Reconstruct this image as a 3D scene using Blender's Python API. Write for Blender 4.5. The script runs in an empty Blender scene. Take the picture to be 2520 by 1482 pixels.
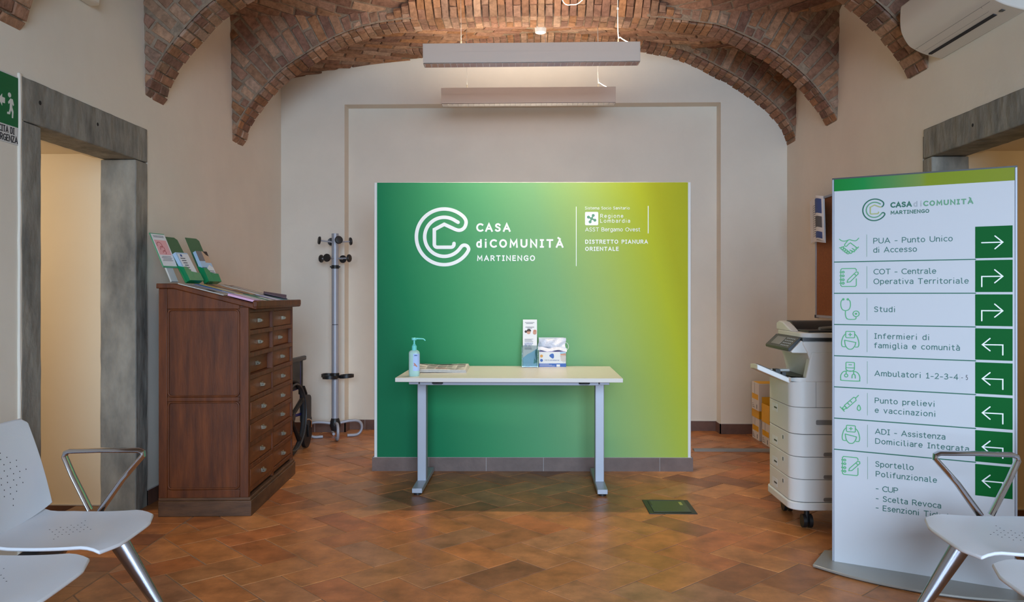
import bpy, math, random
from mathutils import Vector, Matrix
random.seed(7)
SC = bpy.context.scene
COL = SC.collection
PI = math.pi

# ------------------------------------------------------------------ camera, world, daylight, exposure
cam_d = bpy.data.cameras.new('camera')
cam = bpy.data.objects.new('camera', cam_d); COL.objects.link(cam)
cam_d.sensor_width = 36.0
cam_d.lens = 36.0 * 1960.0 / 2520.0
cam_d.shift_y = -16.0 / 2520.0
cam_d.clip_start = 0.05
cam.location = (0, 0, 1.25)
cam.rotation_euler = (PI / 2, 0, math.atan(50.0 / 1960.0))
SC.camera = cam
SC.view_settings.view_transform = 'Standard'
SC.view_settings.look = 'None'
SC.view_settings.gamma = 1.0
SC.view_settings.use_curve_mapping = False
SC.view_settings.exposure = 0.0

world = bpy.data.worlds.new('world'); SC.world = world
world.use_nodes = True
bg = world.node_tree.nodes['Background']
bg.inputs[0].default_value = (0.62, 0.78, 1.0, 1)
bg.inputs[1].default_value = 0.6


def area(name, loc, rot, sx, sy, power, color, spread=180, parent=None):
    d = bpy.data.lights.new(name, 'AREA'); d.shape = 'RECTANGLE'
    d.size = sx; d.size_y = sy; d.energy = power; d.color = color
    d.spread = math.radians(spread)
    o = bpy.data.objects.new(name, d); COL.objects.link(o)
    o.location = loc; o.rotation_euler = rot
    if parent: o.parent = parent
    return o

# daylight entering by the tall glazed entrance in the wall behind the camera
area('entrance_daylight', (0.6, -3.13, 1.85), (PI / 2 - math.radians(19), 0, 0), 2.9, 2.4, 198, (0.58, 0.77, 1.0), 100)
# warm lamps of the two side corridors
def point(name, loc, power, color, r=0.12):
    d = bpy.data.lights.new(name, 'POINT'); d.energy = power; d.color = color; d.shadow_soft_size = r
    o = bpy.data.objects.new(name, d); COL.objects.link(o); o.location = loc
    return o
point('corridor_lamp', (-3.6, 3.75, 1.85), 20, (1.0, 0.88, 0.70))
point('corridor_lamp', (3.6, 3.75, 1.85), 8, (1.0, 0.76, 0.45))

# ------------------------------------------------------------------ helpers
def lin(c):
    out = []
    for v in c[:3]:
        v = v / 255.0
        out.append(v / 12.92 if v <= 0.04045 else ((v + 0.055) / 1.055) ** 2.4)
    return (out[0], out[1], out[2], 1.0)


def mat(name, col, rough=0.5, metal=0.0, noise=None, bump=None, spec=0.5, trans=0.0, alpha=1.0, emit=None, stretch=None, ior=None, coat=0):
    m = bpy.data.materials.new(name); m.use_nodes = True
    nt = m.node_tree; b = nt.nodes['Principled BSDF']
    b.inputs['Base Color'].default_value = lin(col)
    b.inputs['Roughness'].default_value = rough
    b.inputs['Metallic'].default_value = metal
    b.inputs['Specular IOR Level'].default_value = spec
    if trans: b.inputs['Transmission Weight'].default_value = trans
    if ior: b.inputs['IOR'].default_value = ior
    if alpha < 1: b.inputs['Alpha'].default_value = alpha
    if coat: b.inputs['Coat Weight'].default_value = coat
    if emit:
        b.inputs['Emission Color'].default_value = lin(emit[0]); b.inputs['Emission Strength'].default_value = emit[1]
    if noise or bump:
        tc = nt.nodes.new('ShaderNodeTexCoord'); mp = nt.nodes.new('ShaderNodeMapping')
        nt.links.new(tc.outputs['Object'], mp.inputs[0])
        if stretch: mp.inputs['Scale'].default_value = stretch
    if noise:
        n = nt.nodes.new('ShaderNodeTexNoise'); n.inputs['Scale'].default_value = noise[0]
        n.inputs['Detail'].default_value = 6; n.inputs['Roughness'].default_value = 0.6
        nt.links.new(mp.outputs[0], n.inputs['Vector'])
        r = nt.nodes.new('ShaderNodeValToRGB')
        a = lin(col); k = noise[1]; c2 = noise[2] if len(noise) > 2 else None
        r.color_ramp.elements[0].position = 0.3; r.color_ramp.elements[1].position = 0.7
        r.color_ramp.elements[0].color = lin(c2) if c2 else (a[0] * (1 - k), a[1] * (1 - k), a[2] * (1 - k), 1)
        r.color_ramp.elements[1].color = a if c2 else (min(1, a[0] * (1 + k)), min(1, a[1] * (1 + k)), min(1, a[2] * (1 + k)), 1)
        nt.links.new(n.outputs['Fac'], r.inputs[0]); nt.links.new(r.outputs[0], b.inputs['Base Color'])
    if bump:
        n2 = nt.nodes.new('ShaderNodeTexNoise'); n2.inputs['Scale'].default_value = bump[0]; n2.inputs['Detail'].default_value = 5
        nt.links.new(mp.outputs[0], n2.inputs['Vector'])
        bp = nt.nodes.new('ShaderNodeBump'); bp.inputs['Strength'].default_value = bump[1]; bp.inputs['Distance'].default_value = bump[2] if len(bump) > 2 else 0.01
        nt.links.new(n2.outputs['Fac'], bp.inputs['Height']); nt.links.new(bp.outputs[0], b.inputs['Normal'])
    return m


def attr_mat(name, rough, nscale, amt, bump, spec=0.4):
    m = mat(name, (128, 128, 128), rough, spec=spec)
    nt = m.node_tree; b = nt.nodes['Principled BSDF']
    at = nt.nodes.new('ShaderNodeAttribute'); at.attribute_name = 'tone'
    tc = nt.nodes.new('ShaderNodeTexCoord')
    n = nt.nodes.new('ShaderNodeTexNoise'); n.inputs['Scale'].default_value = nscale; n.inputs['Detail'].default_value = 7
    n.inputs['Roughness'].default_value = 0.65
    nt.links.new(tc.outputs['Object'], n.inputs['Vector'])
    mr = nt.nodes.new('ShaderNodeMapRange'); mr.inputs[1].default_value = 0.28; mr.inputs[2].default_value = 0.72
    mr.inputs[3].default_value = 1 - amt; mr.inputs[4].default_value = 1 + amt
    nt.links.new(n.outputs['Fac'], mr.inputs[0])
    vm = nt.nodes.new('ShaderNodeVectorMath'); vm.operation = 'SCALE'
    nt.links.new(at.outputs['Color'], vm.inputs[0]); nt.links.new(mr.outputs[0], vm.inputs['Scale'])
    nt.links.new(vm.outputs[0], b.inputs['Base Color'])
    bp = nt.nodes.new('ShaderNodeBump'); bp.inputs['Strength'].default_value = bump[1]; bp.inputs['Distance'].default_value = 0.01
    n2 = nt.nodes.new('ShaderNodeTexNoise'); n2.inputs['Scale'].default_value = bump[0]; n2.inputs['Detail'].default_value = 6
    nt.links.new(tc.outputs['Object'], n2.inputs['Vector'])
    nt.links.new(n2.outputs['Fac'], bp.inputs['Height']); nt.links.new(bp.outputs[0], b.inputs['Normal'])
    return m


class MB:
    def __init__(s): s.v = []; s.f = []; s.m = []; s.c = []
    def add(s, vs, fs, m=0, col=None):
        o = len(s.v); s.v += [tuple(p) for p in vs]
        for f in fs: s.f.append(tuple(i + o for i in f)); s.m.append(m); s.c.append(col)
        return s
    def box(s, c, size, m=0, R=None, top=1.0):
        vs = []
        for dz in (-.5, .5):
            k = top if dz > 0 else 1
            for dx, dy in ((-.5, -.5), (.5, -.5), (.5, .5), (-.5, .5)):
                p = Vector((dx * size[0] * k, dy * size[1] * k, dz * size[2]))
                if R is not None: p = R @ p
                vs.append(p + Vector(c))
        return s.add(vs, [(3, 2, 1, 0), (4, 5, 6, 7), (0, 1, 5, 4), (1, 2, 6, 5), (2, 3, 7, 6), (3, 0, 4, 7)], m)
    def bx(s, x0, x1, y0, y1, z0, z1, m=0):
        return s.box(((x0 + x1) / 2, (y0 + y1) / 2, (z0 + z1) / 2), (abs(x1 - x0), abs(y1 - y0), abs(z1 - z0)), m)
    def prism(s, poly, o, u, v, n, h, m=0):
        # polygon in the plane (o; u, v), extruded by h along n.  n = u x v gives outward faces
        o, u, v, n = Vector(o), Vector(u), Vector(v), Vector(n)
        k = len(poly)
        A = [o + u * p[0] + v * p[1] for p in poly]; B = [a + n * h for a in A]
        fs = [tuple(range(k - 1, -1, -1)), tuple(range(k, 2 * k))]
        for i in range(k): j = (i + 1) % k; fs.append((i, j, k + j, k + i))
        return s.add(A + B, fs, m)
    def tube(s, pts, r, n=10, closed=False, m=0, flat=None, caps=True):
        pts = [Vector(p) for p in pts]; k = len(pts)
        rs = r if isinstance(r, (list, tuple)) else [r] * k
        T = []
        for i in range(k):
            a = pts[(i - 1) % k] if (closed or i > 0) else pts[i]
            b = pts[(i + 1) % k] if (closed or i < k - 1) else pts[i]
            T.append((b - a).normalized())
        if flat is not None: N0 = (Vector(flat[0]) - T[0] * T[0].dot(Vector(flat[0]))).normalized()
        else:
            N0 = T[0].orthogonal().normalized()
        vs = []; N = N0
        for i in range(k):
            if flat is not None: N = (Vector(flat[0]) - T[i] * T[i].dot(Vector(flat[0]))).normalized()
            else: N = (N - T[i] * T[i].dot(N)).normalized()
            Bn = T[i].cross(N)
            kf = flat[1] if flat is not None else 1.0
            for j in range(n):
                a = 2 * PI * j / n
                vs.append(pts[i] + N * (math.cos(a) * rs[i] * kf) + Bn * (math.sin(a) * rs[i]))
        fs = []
        for i in range(k if closed else k - 1):
            i2 = (i + 1) % k
            for j in range(n):
                j2 = (j + 1) % n
                fs.append((i * n + j, i * n + j2, i2 * n + j2, i2 * n + j))
        if not closed and caps:
            fs.append(tuple(range(n - 1, -1, -1))); fs.append(tuple((k - 1) * n + j for j in range(n)))
        return s.add(vs, fs, m)
    def cyl(s, a, b, r, n=20, m=0, r2=None): return s.tube([a, b], [r, r if r2 is None else r2], n, m=m)
    def lathe(s, prof, c=(0, 0, 0), n=28, m=0, sx=1, sy=1, p=2.0):
        vs = []
        for r, z in prof:
            for j in range(n):
                a = 2 * PI * j / n; ca, sa = math.cos(a), math.sin(a)
                if p != 2.0:
                    ca = math.copysign(abs(ca) ** (2 / p), ca); sa = math.copysign(abs(sa) ** (2 / p), sa)
                vs.append((c[0] + r * ca * sx, c[1] + r * sa * sy, c[2] + z))
        fs = []; k = len(prof)
        for i in range(k - 1):
            for j in range(n):
                j2 = (j + 1) % n; fs.append((i * n + j, i * n + j2, (i + 1) * n + j2, (i + 1) * n + j))
        fs.append(tuple(range(n - 1, -1, -1))); fs.append(tuple((k - 1) * n + j for j in range(n)))
        return s.add(vs, fs, m)
    def sheet(s, fn, nu, nv, th, m=0):
        # a plate: fn(u, v) -> top point; thickness th straight down
        top = [Vector(fn(i / nu, j / nv)) for i in range(nu + 1) for j in range(nv + 1)]
        d = Vector(th) if not isinstance(th, (int, float)) else Vector((0, 0, -th))
        bot = [p + d for p in top]; K = len(top); w = nv + 1; fs = []
        for i in range(nu):
            for j in range(nv):
                q = (i * w + j, (i + 1) * w + j, (i + 1) * w + j + 1, i * w + j + 1)
                fs.append(q); fs.append(tuple(K + a for a in reversed(q)))
        rim = [(i * w) for i in range(nu + 1)] + [nu * w + j for j in range(1, nv + 1)] + [i * w + nv for i in range(nu - 1, -1, -1)] + [j for j in range(nv - 1, 0, -1)]
        for a in range(len(rim)):
            b = (a + 1) % len(rim); fs.append((rim[b], rim[a], K + rim[a], K + rim[b]))
        return s.add(top + bot, fs, m)
    def build(s, name, mats, parent=None, bevel=0.0, smooth=True, loc=None, rot=None, seg=2):
        me = bpy.data.meshes.new(name)
        me.from_pydata(s.v, [], s.f)
        if not isinstance(mats, (list, tuple)): mats = [mats]
        for m in mats: me.materials.append(m)
        me.polygons.foreach_set('material_index', s.m)
        if any(c is not None for c in s.c):
            ca = me.color_attributes.new('tone', 'FLOAT_COLOR', 'CORNER'); k = 0; flat = []
            for p, c in zip(me.polygons, s.c):
                c = c or (0.3, 0.28, 0.25)
                for _ in range(p.loop_total): flat += [c[0], c[1], c[2], 1.0]
            ca.data.foreach_set('color', flat)
        if smooth:
            me.polygons.foreach_set('use_smooth', [True] * len(me.polygons))
            me.update(); me.set_sharp_from_angle(angle=math.radians(38))
        me.validate(); me.update()
        o = bpy.data.objects.new(name, me); COL.objects.link(o)
        if parent is not None: o.parent = parent
        if loc: o.location = loc
        if rot: o.rotation_euler = rot
        if bevel:
            b = o.modifiers.new('bevel', 'BEVEL'); b.width = bevel; b.segments = seg; b.limit_method = 'ANGLE'; b.angle_limit = math.radians(40)
            b.harden_normals = False
        return o


def tag(o, label, cat, group=None):
    o['label'] = label; o['category'] = cat
    if group: o['group'] = group
    return o
def thing(name, label, cat, loc=(0, 0, 0), rz=0.0, group=None, rot=None):
    o = bpy.data.objects.new(name, None); COL.objects.link(o)
    o.empty_display_size = 0.05
    o.location = loc; o.rotation_euler = rot if rot else (0, 0, rz)
    return tag(o, label, cat, group)
def struct(o): o['kind'] = 'structure'; return o
def dup(root, loc, rot, label=None, group=None):
    r = root.copy(); COL.objects.link(r); r.location = loc; r.rotation_euler = rot
    if label: r['label'] = label
    if group: r['group'] = group
    for ch in list(root.children):
        c = ch.copy(); COL.objects.link(c); c.parent = r
        for g in ch.children:
            d = g.copy(); COL.objects.link(d); d.parent = c
    return r


def arc(cx, cy, r, a0, a1, n=24, ry=None):
    ry = r if ry is None else ry
    return [(cx + r * math.cos(math.radians(a0 + (a1 - a0) * i / n)), cy + ry * math.sin(math.radians(a0 + (a1 - a0) * i / n))) for i in range(n + 1)]
def catmull(P, n=6, closed=False):
    out = []; k = len(P)
    for i in range(k if closed else k - 1):
        p0 = P[(i - 1) % k] if (closed or i > 0) else P[i]; p1 = P[i]; p2 = P[(i + 1) % k]
        p3 = P[(i + 2) % k] if (closed or i < k - 2) else p2
        for t in range(n):
            t = t / n
            out.append(tuple(0.5 * (2 * b + (c - a) * t + (2 * a - 5 * b + 4 * c - d) * t * t + (3 * b - a - 3 * c + d) * t ** 3) for a, b, c, d in zip(p0, p1, p2, p3)))
    if not closed: out.append(tuple(P[-1]))
    return out
def rrect(x0, y0, x1, y1, r, n=5):
    return arc(x1 - r, y0 + r, r, -90, 0, n) + arc(x1 - r, y1 - r, r, 0, 90, n) + arc(x0 + r, y1 - r, r, 90, 180, n) + arc(x0 + r, y0 + r, r, 180, 270, n)


class Plane:
    """a flat graphic surface: origin o, right u, up v, outward normal n"""
    def __init__(s, o, u, v): s.o, s.u, s.v = Vector(o), Vector(u).normalized(), Vector(v).normalized(); s.n = s.u.cross(s.v)
    def P(s, x, y, h=0.0): return s.o + s.u * x + s.v * y + s.n * h
    def stroke(s, mb, pts, w, h=0.0012, closed=False, m=0, square=False):
        # a printed line: half-round section flattened onto the surface
        P = []
        for p in pts:
            if not P or (Vector(p) - Vector(P[-1])).length > 1e-5: P.append(p)
        k = len(P)
        if k < 2: return
        if square and not closed:
            d0 = (Vector(P[0]) - Vector(P[1])).normalized() * (w / 2); d1 = (Vector(P[-1]) - Vector(P[-2])).normalized() * (w / 2)
            P[0] = tuple(Vector(P[0]) + d0); P[-1] = tuple(Vector(P[-1]) + d1)
        side = []
        for i in range(k):
            a = P[(i - 1) % k] if (closed or i > 0) else P[i]; b = P[(i + 1) % k] if (closed or i < k - 1) else P[i]
            d1 = (Vector(P[i]) - Vector(a)); d2 = (Vector(b) - Vector(P[i]))
            if d1.length < 1e-9: d1 = d2
            if d2.length < 1e-9: d2 = d1
            d1.normalize(); d2.normalize(); t = (d1 + d2)
            t = d1 if t.length < 1e-6 else t.normalized()
            nrm = Vector((-t[1], t[0])); c = max(0.45, nrm.dot(Vector((-d1[1], d1[0]))))
            side.append(nrm * (w / 2 / c))
        vs = []; fs = []
        for i in range(k):
            p = Vector(P[i])
            for q in (p - side[i], p + side[i]):
                vs.append(s.P(q[0], q[1], h)); vs.append(s.P(q[0], q[1], -0.0004))
        for i in range(k if closed else k - 1):
            a = 4 * i; b = 4 * ((i + 1) % k)
            fs += [(a, b, b + 2, a + 2), (a + 1, b + 1, b, a), (a + 2, b + 2, b + 3, a + 3)]
        mb.add(vs, fs, m)
        if not closed and not square:
            for p in (P[0], P[-1]): s.disc(mb, p[0], p[1], w / 2, h - 0.00005, m, 14)
    def poly(s, mb, pts, h=0.001, m=0): mb.prism(pts, s.P(0, 0, -0.0004), s.u, s.v, s.n, h + 0.0004, m)
    def rect(s, mb, x0, y0, x1, y1, h=0.001, m=0): s.poly(mb, [(x0, y0), (x1, y0), (x1, y1), (x0, y1)], h, m)
    def disc(s, mb, x, y, r, h=0.001, m=0, n=20): s.poly(mb, [(x + r * math.cos(2 * PI * i / n), y + r * math.sin(2 * PI * i / n)) for i in range(n)], h, m)
    def text(s, body, x, y, cap, width, material, parent, bold=0.0, name='lettering', h=0.001, space=1.0):
        """monoline lettering: bold = share added to the stroke"""
        w = cap * (0.105 + bold * 4.6)
        gl = [GLYPH.get(c) for c in body]; tot = sum(g[0] for g in gl) ; n = len(gl) - 1
        kx = (cap - w * .6) if bold > .008 else cap * 1.03; gap = .30 * cap
        if width and n > 0:
            gap = (width - w - tot * kx) / n
            lo, hi = .16 * cap + w * .35, .62 * cap
            if gap < lo or gap > hi:
                gap = max(lo, min(hi, gap)); kx = (width - w - gap * n) / tot
        mb = MB(); cx = x + w / 2
        for c, g in zip(body, gl):
            for q_, st in enumerate(g[1]):
                h_ = h + .00012 * (q_ % 4)
                dot = len(st) == 1
                pts = [(cx + q[0] * kx, y + w / 2 + q[1] * (cap - w)) for q in st]
                if dot: s.disc(mb, pts[0][0], pts[0][1], max(w * .52, cap * .062), h_, 0, 14)
                else:
                    cl = len(pts) > 3 and (Vector(pts[0]) - Vector(pts[-1])).length < 1e-6
                    s.stroke(mb, pts[:-1] if cl else pts, w, h_, closed=cl, square=bold > .008)
            cx += g[0] * kx + gap
        return mb.build(name, material, parent, smooth=False)


def ea(cx, cy, rx, ry, a0, a1, n=14): return [(cx + rx * math.cos(math.radians(a0 + (a1 - a0) * i / n)), cy + ry * math.sin(math.radians(a0 + (a1 - a0) * i / n))) for i in range(n + 1)]
def cm_(*P): return catmull(list(P), 5)
def glyphs():
    X = .73; G = {}
    S_ = cm_((.52, .86), (.41, .97), (.28, 1), (.10, .93), (.03, .76), (.11, .61), (.28, .52), (.46, .42), (.54, .25), (.46, .07), (.28, 0), (.13, .02), (.02, .12))
    G['A'] = (.78, [[(0, 0), (.39, 1), (.78, 0)], [(.13, .31), (.65, .31)]]); G['\u00c0'] = (.78, G['A'][1] + [[(.22, 1.30), (.42, 1.14)]])
    G['B'] = (.60, [[(0, 0), (0, 1), (.3, 1)] + ea(.3, .76, .24, .24, 80, -90) + [(0, .52)], [(.3, .52)] + ea(.31, .26, .29, .26, 80, -90) + [(0, 0)]])
    G['C'] = (.68, [ea(.44, .5, .44, .5, 52, 308, 22)]); G['D'] = (.70, [[(0, 0), (0, 1), (.28, 1)] + ea(.28, .5, .42, .5, 84, -84) + [(.28, 0), (0, 0)]])
    G['E'] = (.50, [[(.50, 1), (0, 1), (0, 0), (.50, 0)], [(0, .52), (.44, .52)]]); G['F'] = (.50, [[(.50, 1), (0, 1), (0, 0)], [(0, .50), (.44, .50)]])
    G['G'] = (.74, [ea(.44, .5, .44, .5, 52, 285, 20) + [(.74, .10), (.74, .47), (.46, .47)]]); G['H'] = (.70, [[(0, 0), (0, 1)], [(.7, 0), (.7, 1)], [(0, .5), (.7, .5)]])
    G['I'] = (.30, [[(.15, 0), (.15, 1)], [(0, 1), (.30, 1)], [(0, 0), (.30, 0)]]); G['L'] = (.48, [[(0, 1), (0, 0), (.48, 0)]])
    G['M'] = (.86, [[(0, 0), (.05, 1), (.43, .28), (.81, 1), (.86, 0)]]); G['N'] = (.72, [[(0, 0), (0, 1), (.72, 0), (.72, 1)]])
    G['O'] = (.80, [ea(.40, .5, .40, .5, 0, 360, 28)]); G['P'] = (.58, [[(0, 0), (0, 1), (.3, 1)] + ea(.3, .73, .28, .27, 82, -82) + [(.3, .46), (0, .46)]])
    G['R'] = (.62, G['P'][1] + [[(.30, .46), (.62, 0)]]); G['S'] = (.56, [S_]); G['T'] = (.66, [[(0, 1), (.66, 1)], [(.33, 1), (.33, 0)]])
    G['U'] = (.70, [[(0, 1), (0, .36)] + ea(.35, .35, .35, .35, 180, 360) + [(.7, .36), (.7, 1)]]); G['V'] = (.74, [[(0, 1), (.37, 0), (.74, 1)]]); G['Z'] = (.60, [[(0, 1), (.60, 1), (0, 0), (.60, 0)]])
    bowl = cm_((.50, .53), (.40, .68), (.25, X), (.08, .64), (.0, .365), (.07, .09), (.24, 0), (.40, .05), (.50, .20))
    mir = lambda st, w: [(w - a, b) for a, b in st]
    aa = [cm_((.04, .65), (.20, X), (.34, .71), (.45, .60), (.46, .45)) + [(.46, 0)], cm_((.46, .42), (.22, .42), (.05, .33), (.01, .19), (.08, .04), (.22, 0), (.36, .05), (.46, .17))]
    G['a'] = (.46, aa); G['\u00e0'] = (.46, aa + [[(.12, 1.04), (.28, .88)]])
    G['b'] = (.50, [[(0, 1), (0, 0)], mir(bowl, .50)]); G['c'] = (.44, [ea(.29, .365, .29, .365, 55, 305, 18)]); G['d'] = (.50, [[(.50, 1), (.50, 0)], bowl])
    G['e'] = (.52, [[(.02, .39), (.52, .39)] + ea(.265, .365, .255, .365, 8, 318, 20)])
    G['f'] = (.38, [cm_((.40, 1.0), (.28, 1.0), (.17, .92), (.15, .78)) + [(.15, 0)], [(0, X), (.36, X)]])
    G['g'] = (.50, [[(.50, X), (.50, -.08)] + cm_((.50, -.08), (.42, -.25), (.25, -.29), (.05, -.24)), bowl])
    nn = cm_((0, .48), (.10, .66), (.26, X), (.42, .66), (.47, .48)) + [(.47, 0)]
    G['h'] = (.47, [[(0, 1), (0, 0)], nn]); G['n'] = (.47, [[(0, X), (0, 0)], nn])
    G['i'] = (.14, [[(.07, .68), (.07, 0)], [(.07, 1.05)]]); G['l'] = (.28, [[(0, 1), (.09, 1), (.09, .16)] + cm_((.09, .16), (.14, .03), (.28, 0))])
    m2 = cm_((0, .50), (.09, .66), (.22, X), (.35, .66), (.39, .50)) + [(.39, 0)]
    G['m'] = (.78, [[(0, X), (0, 0)], m2, [(a + .39, b) for a, b in m2]]); G['o'] = (.54, [ea(.27, .365, .27, .365, 0, 360, 24)])
    G['p'] = (.50, [[(0, X), (0, -.28)], mir(bowl, .50)]); G['r'] = (.32, [[(0, X), (0, 0)], cm_((0, .46), (.09, .65), (.20, .72), (.33, X))])
    G['s'] = (.42, [[(a * .78, b * X) for a, b in S_]]); G['t'] = (.36, [[(.14, .95), (.14, .18)] + cm_((.14, .18), (.20, .03), (.36, 0)), [(0, X), (.34, X)]])
    G['u'] = (.47, [[(a, X - b) for a, b in mir(nn, .47)], [(.47, X), (.47, 0)]]); G['v'] = (.50, [[(0, X), (.25, 0), (.50, X)]]); G['w'] = (.78, [[(0, X), (.20, 0), (.39, X), (.58, 0), (.78, X)]]); G['z'] = (.44, [[(0, X), (.44, X), (0, 0), (.44, 0)]])
    G['1'] = (.42, [[(0, .80), (.22, 1), (.22, 0)], [(.02, 0), (.42, 0)]]); G['2'] = (.50, [cm_((.02, .86), (.12, .97), (.26, 1), (.42, .92), (.47, .74), (.40, .52), (.20, .22), (0, 0)) + [(.50, 0)]])
    G['3'] = (.50, [cm_((.02, .90), (.14, .99), (.26, 1), (.42, .92), (.45, .76), (.36, .58), (.20, .53)), cm_((.20, .53), (.40, .47), (.50, .28), (.42, .07), (.24, 0), (.10, .02), (0, .09))])
    G['4'] = (.56, [[(.42, 0), (.42, 1), (0, .28), (.56, .28)]]); G['5'] = (.50, [[(.46, 1), (.08, 1), (.05, .56)] + cm_((.05, .56), (.22, .61), (.40, .54), (.49, .32), (.42, .08), (.22, 0), (.02, .08))])
    G['k'] = (.44, [[(0, 1), (0, 0)], [(.42, X), (0, .28)], [(.14, .38), (.44, 0)]])
    G['-'] = (.34, [[(0, .38), (.34, .38)]]); G[' '] = (.30, [])
    return G
GLYPH = glyphs()

# ------------------------------------------------------------------ materials
M = {}
M['plaster'] = mat('plaster', (229, 222, 208), 0.85, noise=(2.2, 0.035), bump=(9, 0.12, 0.02), spec=0.2)
M['plaster_in'] = mat('corridor_plaster', (232, 216, 188), 0.85, noise=(2, 0.02), spec=0.2)
M['stone'] = mat('grey_stone', (158, 154, 143), 0.85, noise=(7, 0.3, (104, 103, 98)), bump=(16, 0.7, 0.015), spec=0.25, stretch=(1, 1, 0.45))
M['stone_dark'] = mat('stone_crack', (34, 32, 29), 0.9)
M['skirting'] = mat('terracotta_skirting', (104, 74, 62), 0.45, noise=(9, 0.25), bump=(40, 0.1))
M['skirting_grey'] = mat('brown_grey_skirting', (108, 88, 80), 0.5, noise=(8, 0.2), bump=(40, 0.1))
M['grout'] = mat('grout', (140, 112, 90), 0.9, noise=(30, 0.15))
M['grout_light'] = mat('light_grout', (190, 184, 180), 0.9)
M['mortar'] = mat('mortar', (148, 130, 111), 0.95, noise=(18, 0.3), bump=(60, 0.6, 0.02), spec=0.1)
M['brick'] = attr_mat('old_brick', 0.9, 26, 0.38, (55, 0.55), 0.15)
M['tile'] = attr_mat('terracotta_tile', 0.36, 6.5, 0.42, (30, 0.12), 0.28)
M['white_paint'] = mat('white_paint', (226, 224, 220), 0.5)
M['white_lam'] = mat('white_laminate', (218, 211, 200), 0.34)
M['white_edge'] = mat('white_edge', (226, 228, 232), 0.4)
M['alu_paint'] = mat('grey_painted_metal', (168, 172, 182), 0.42, metal=0.25)
M['alu_dark'] = mat('shaded_grey_metal', (138, 140, 150), 0.45, metal=0.25)
M['black_plastic'] = mat('black_plastic', (28, 29, 31), 0.42)
M['dark_grey'] = mat('dark_grey_plastic', (62, 64, 66), 0.45)
M['mid_grey'] = mat('mid_grey_plastic', (132, 132, 132), 0.45)
M['chrome'] = mat('chrome', (196, 196, 202), 0.16, metal=1.0)
M['chrome_dark'] = mat('polished_aluminium', (170, 172, 182), 0.22, metal=1.0)
M['wood'] = mat('walnut_wood', (112, 56, 18), 0.5, noise=(4.5, 0.4, (70, 31, 8)), bump=(30, 0.06), stretch=(5, 5, 0.7), spec=0.45)
M['wood_drawer'] = mat('walnut_drawer', (128, 70, 28), 0.5, noise=(4.0, 0.3, (94, 46, 15)), bump=(30, 0.05), stretch=(3, 0.8, 3), spec=0.4)
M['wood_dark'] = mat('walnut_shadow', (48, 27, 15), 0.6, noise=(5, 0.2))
M['wood_worn'] = mat('worn_walnut', (104, 70, 44), 0.55, noise=(6, 0.4, (66, 42, 26)), bump=(30, 0.1), stretch=(1, 1, 4))
M['nickel'] = mat('old_nickel', (158, 150, 132), 0.30, metal=0.9, noise=(60, 0.25))
M['card'] = mat('yellowed_card', (208, 196, 158), 0.8)
M['seat'] = mat('pale_grey_seat_plastic', (222, 223, 228), 0.42, bump=(220, 0.05))
M['hole'] = mat('perforation', (40, 42, 48), 0.8)
M['printer'] = mat('printer_white', (222, 220, 216), 0.45, bump=(400, 0.03))
M['printer_seam'] = mat('printer_seam', (84, 84, 88), 0.7)
M['cork'] = mat('cork', (150, 92, 48), 0.9, noise=(90, 0.2), bump=(120, 0.2))
M['paper'] = mat('paper', (232, 232, 232), 0.75)
M['paper_grey'] = mat('newsprint', (206, 203, 196), 0.85, noise=(60, 0.1))
M['ink'] = mat('grey_ink', (96, 98, 104), 0.8)
M['ink_dark'] = mat('black_ink', (36, 36, 42), 0.8)
M['ink_blue'] = mat('blue_ink', (58, 84, 148), 0.7)
M['ink_red'] = mat('red_ink', (170, 62, 58), 0.7)
M['kraft'] = mat('carton_white', (224, 220, 214), 0.7, noise=(6, 0.03))
M['kraft_side'] = mat('carton_yellow', (236, 178, 30), 0.6)
M['cream'] = mat('sign_white', (198, 199, 203), 0.45, spec=.3)
M['g_dark'] = mat('dark_green_print', (18, 98, 74), 0.5)
M['g_box'] = mat('arrow_green', (3, 92, 38), 0.55, spec=.1)
M['g_icon'] = mat('icon_green', (82, 168, 110), 0.5)
M['g_text'] = mat('teal_green_text', (48, 104, 94), 0.5)
M['g_mid'] = mat('mid_green_print', (92, 150, 112), 0.5)
M['g_lime'] = mat('olive_print', (166, 172, 110), 0.5)
M['g_grey'] = mat('grey_print', (164, 168, 172), 0.5)
M['white_print'] = mat('white_print', (240, 242, 242), 0.45)

# ------------------------------------------------------------------ the room
XL, XR, YB, YF = -2.285, 2.28, 7.19, -3.2
WT = 0.32                         # thickness of the side walls
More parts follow.
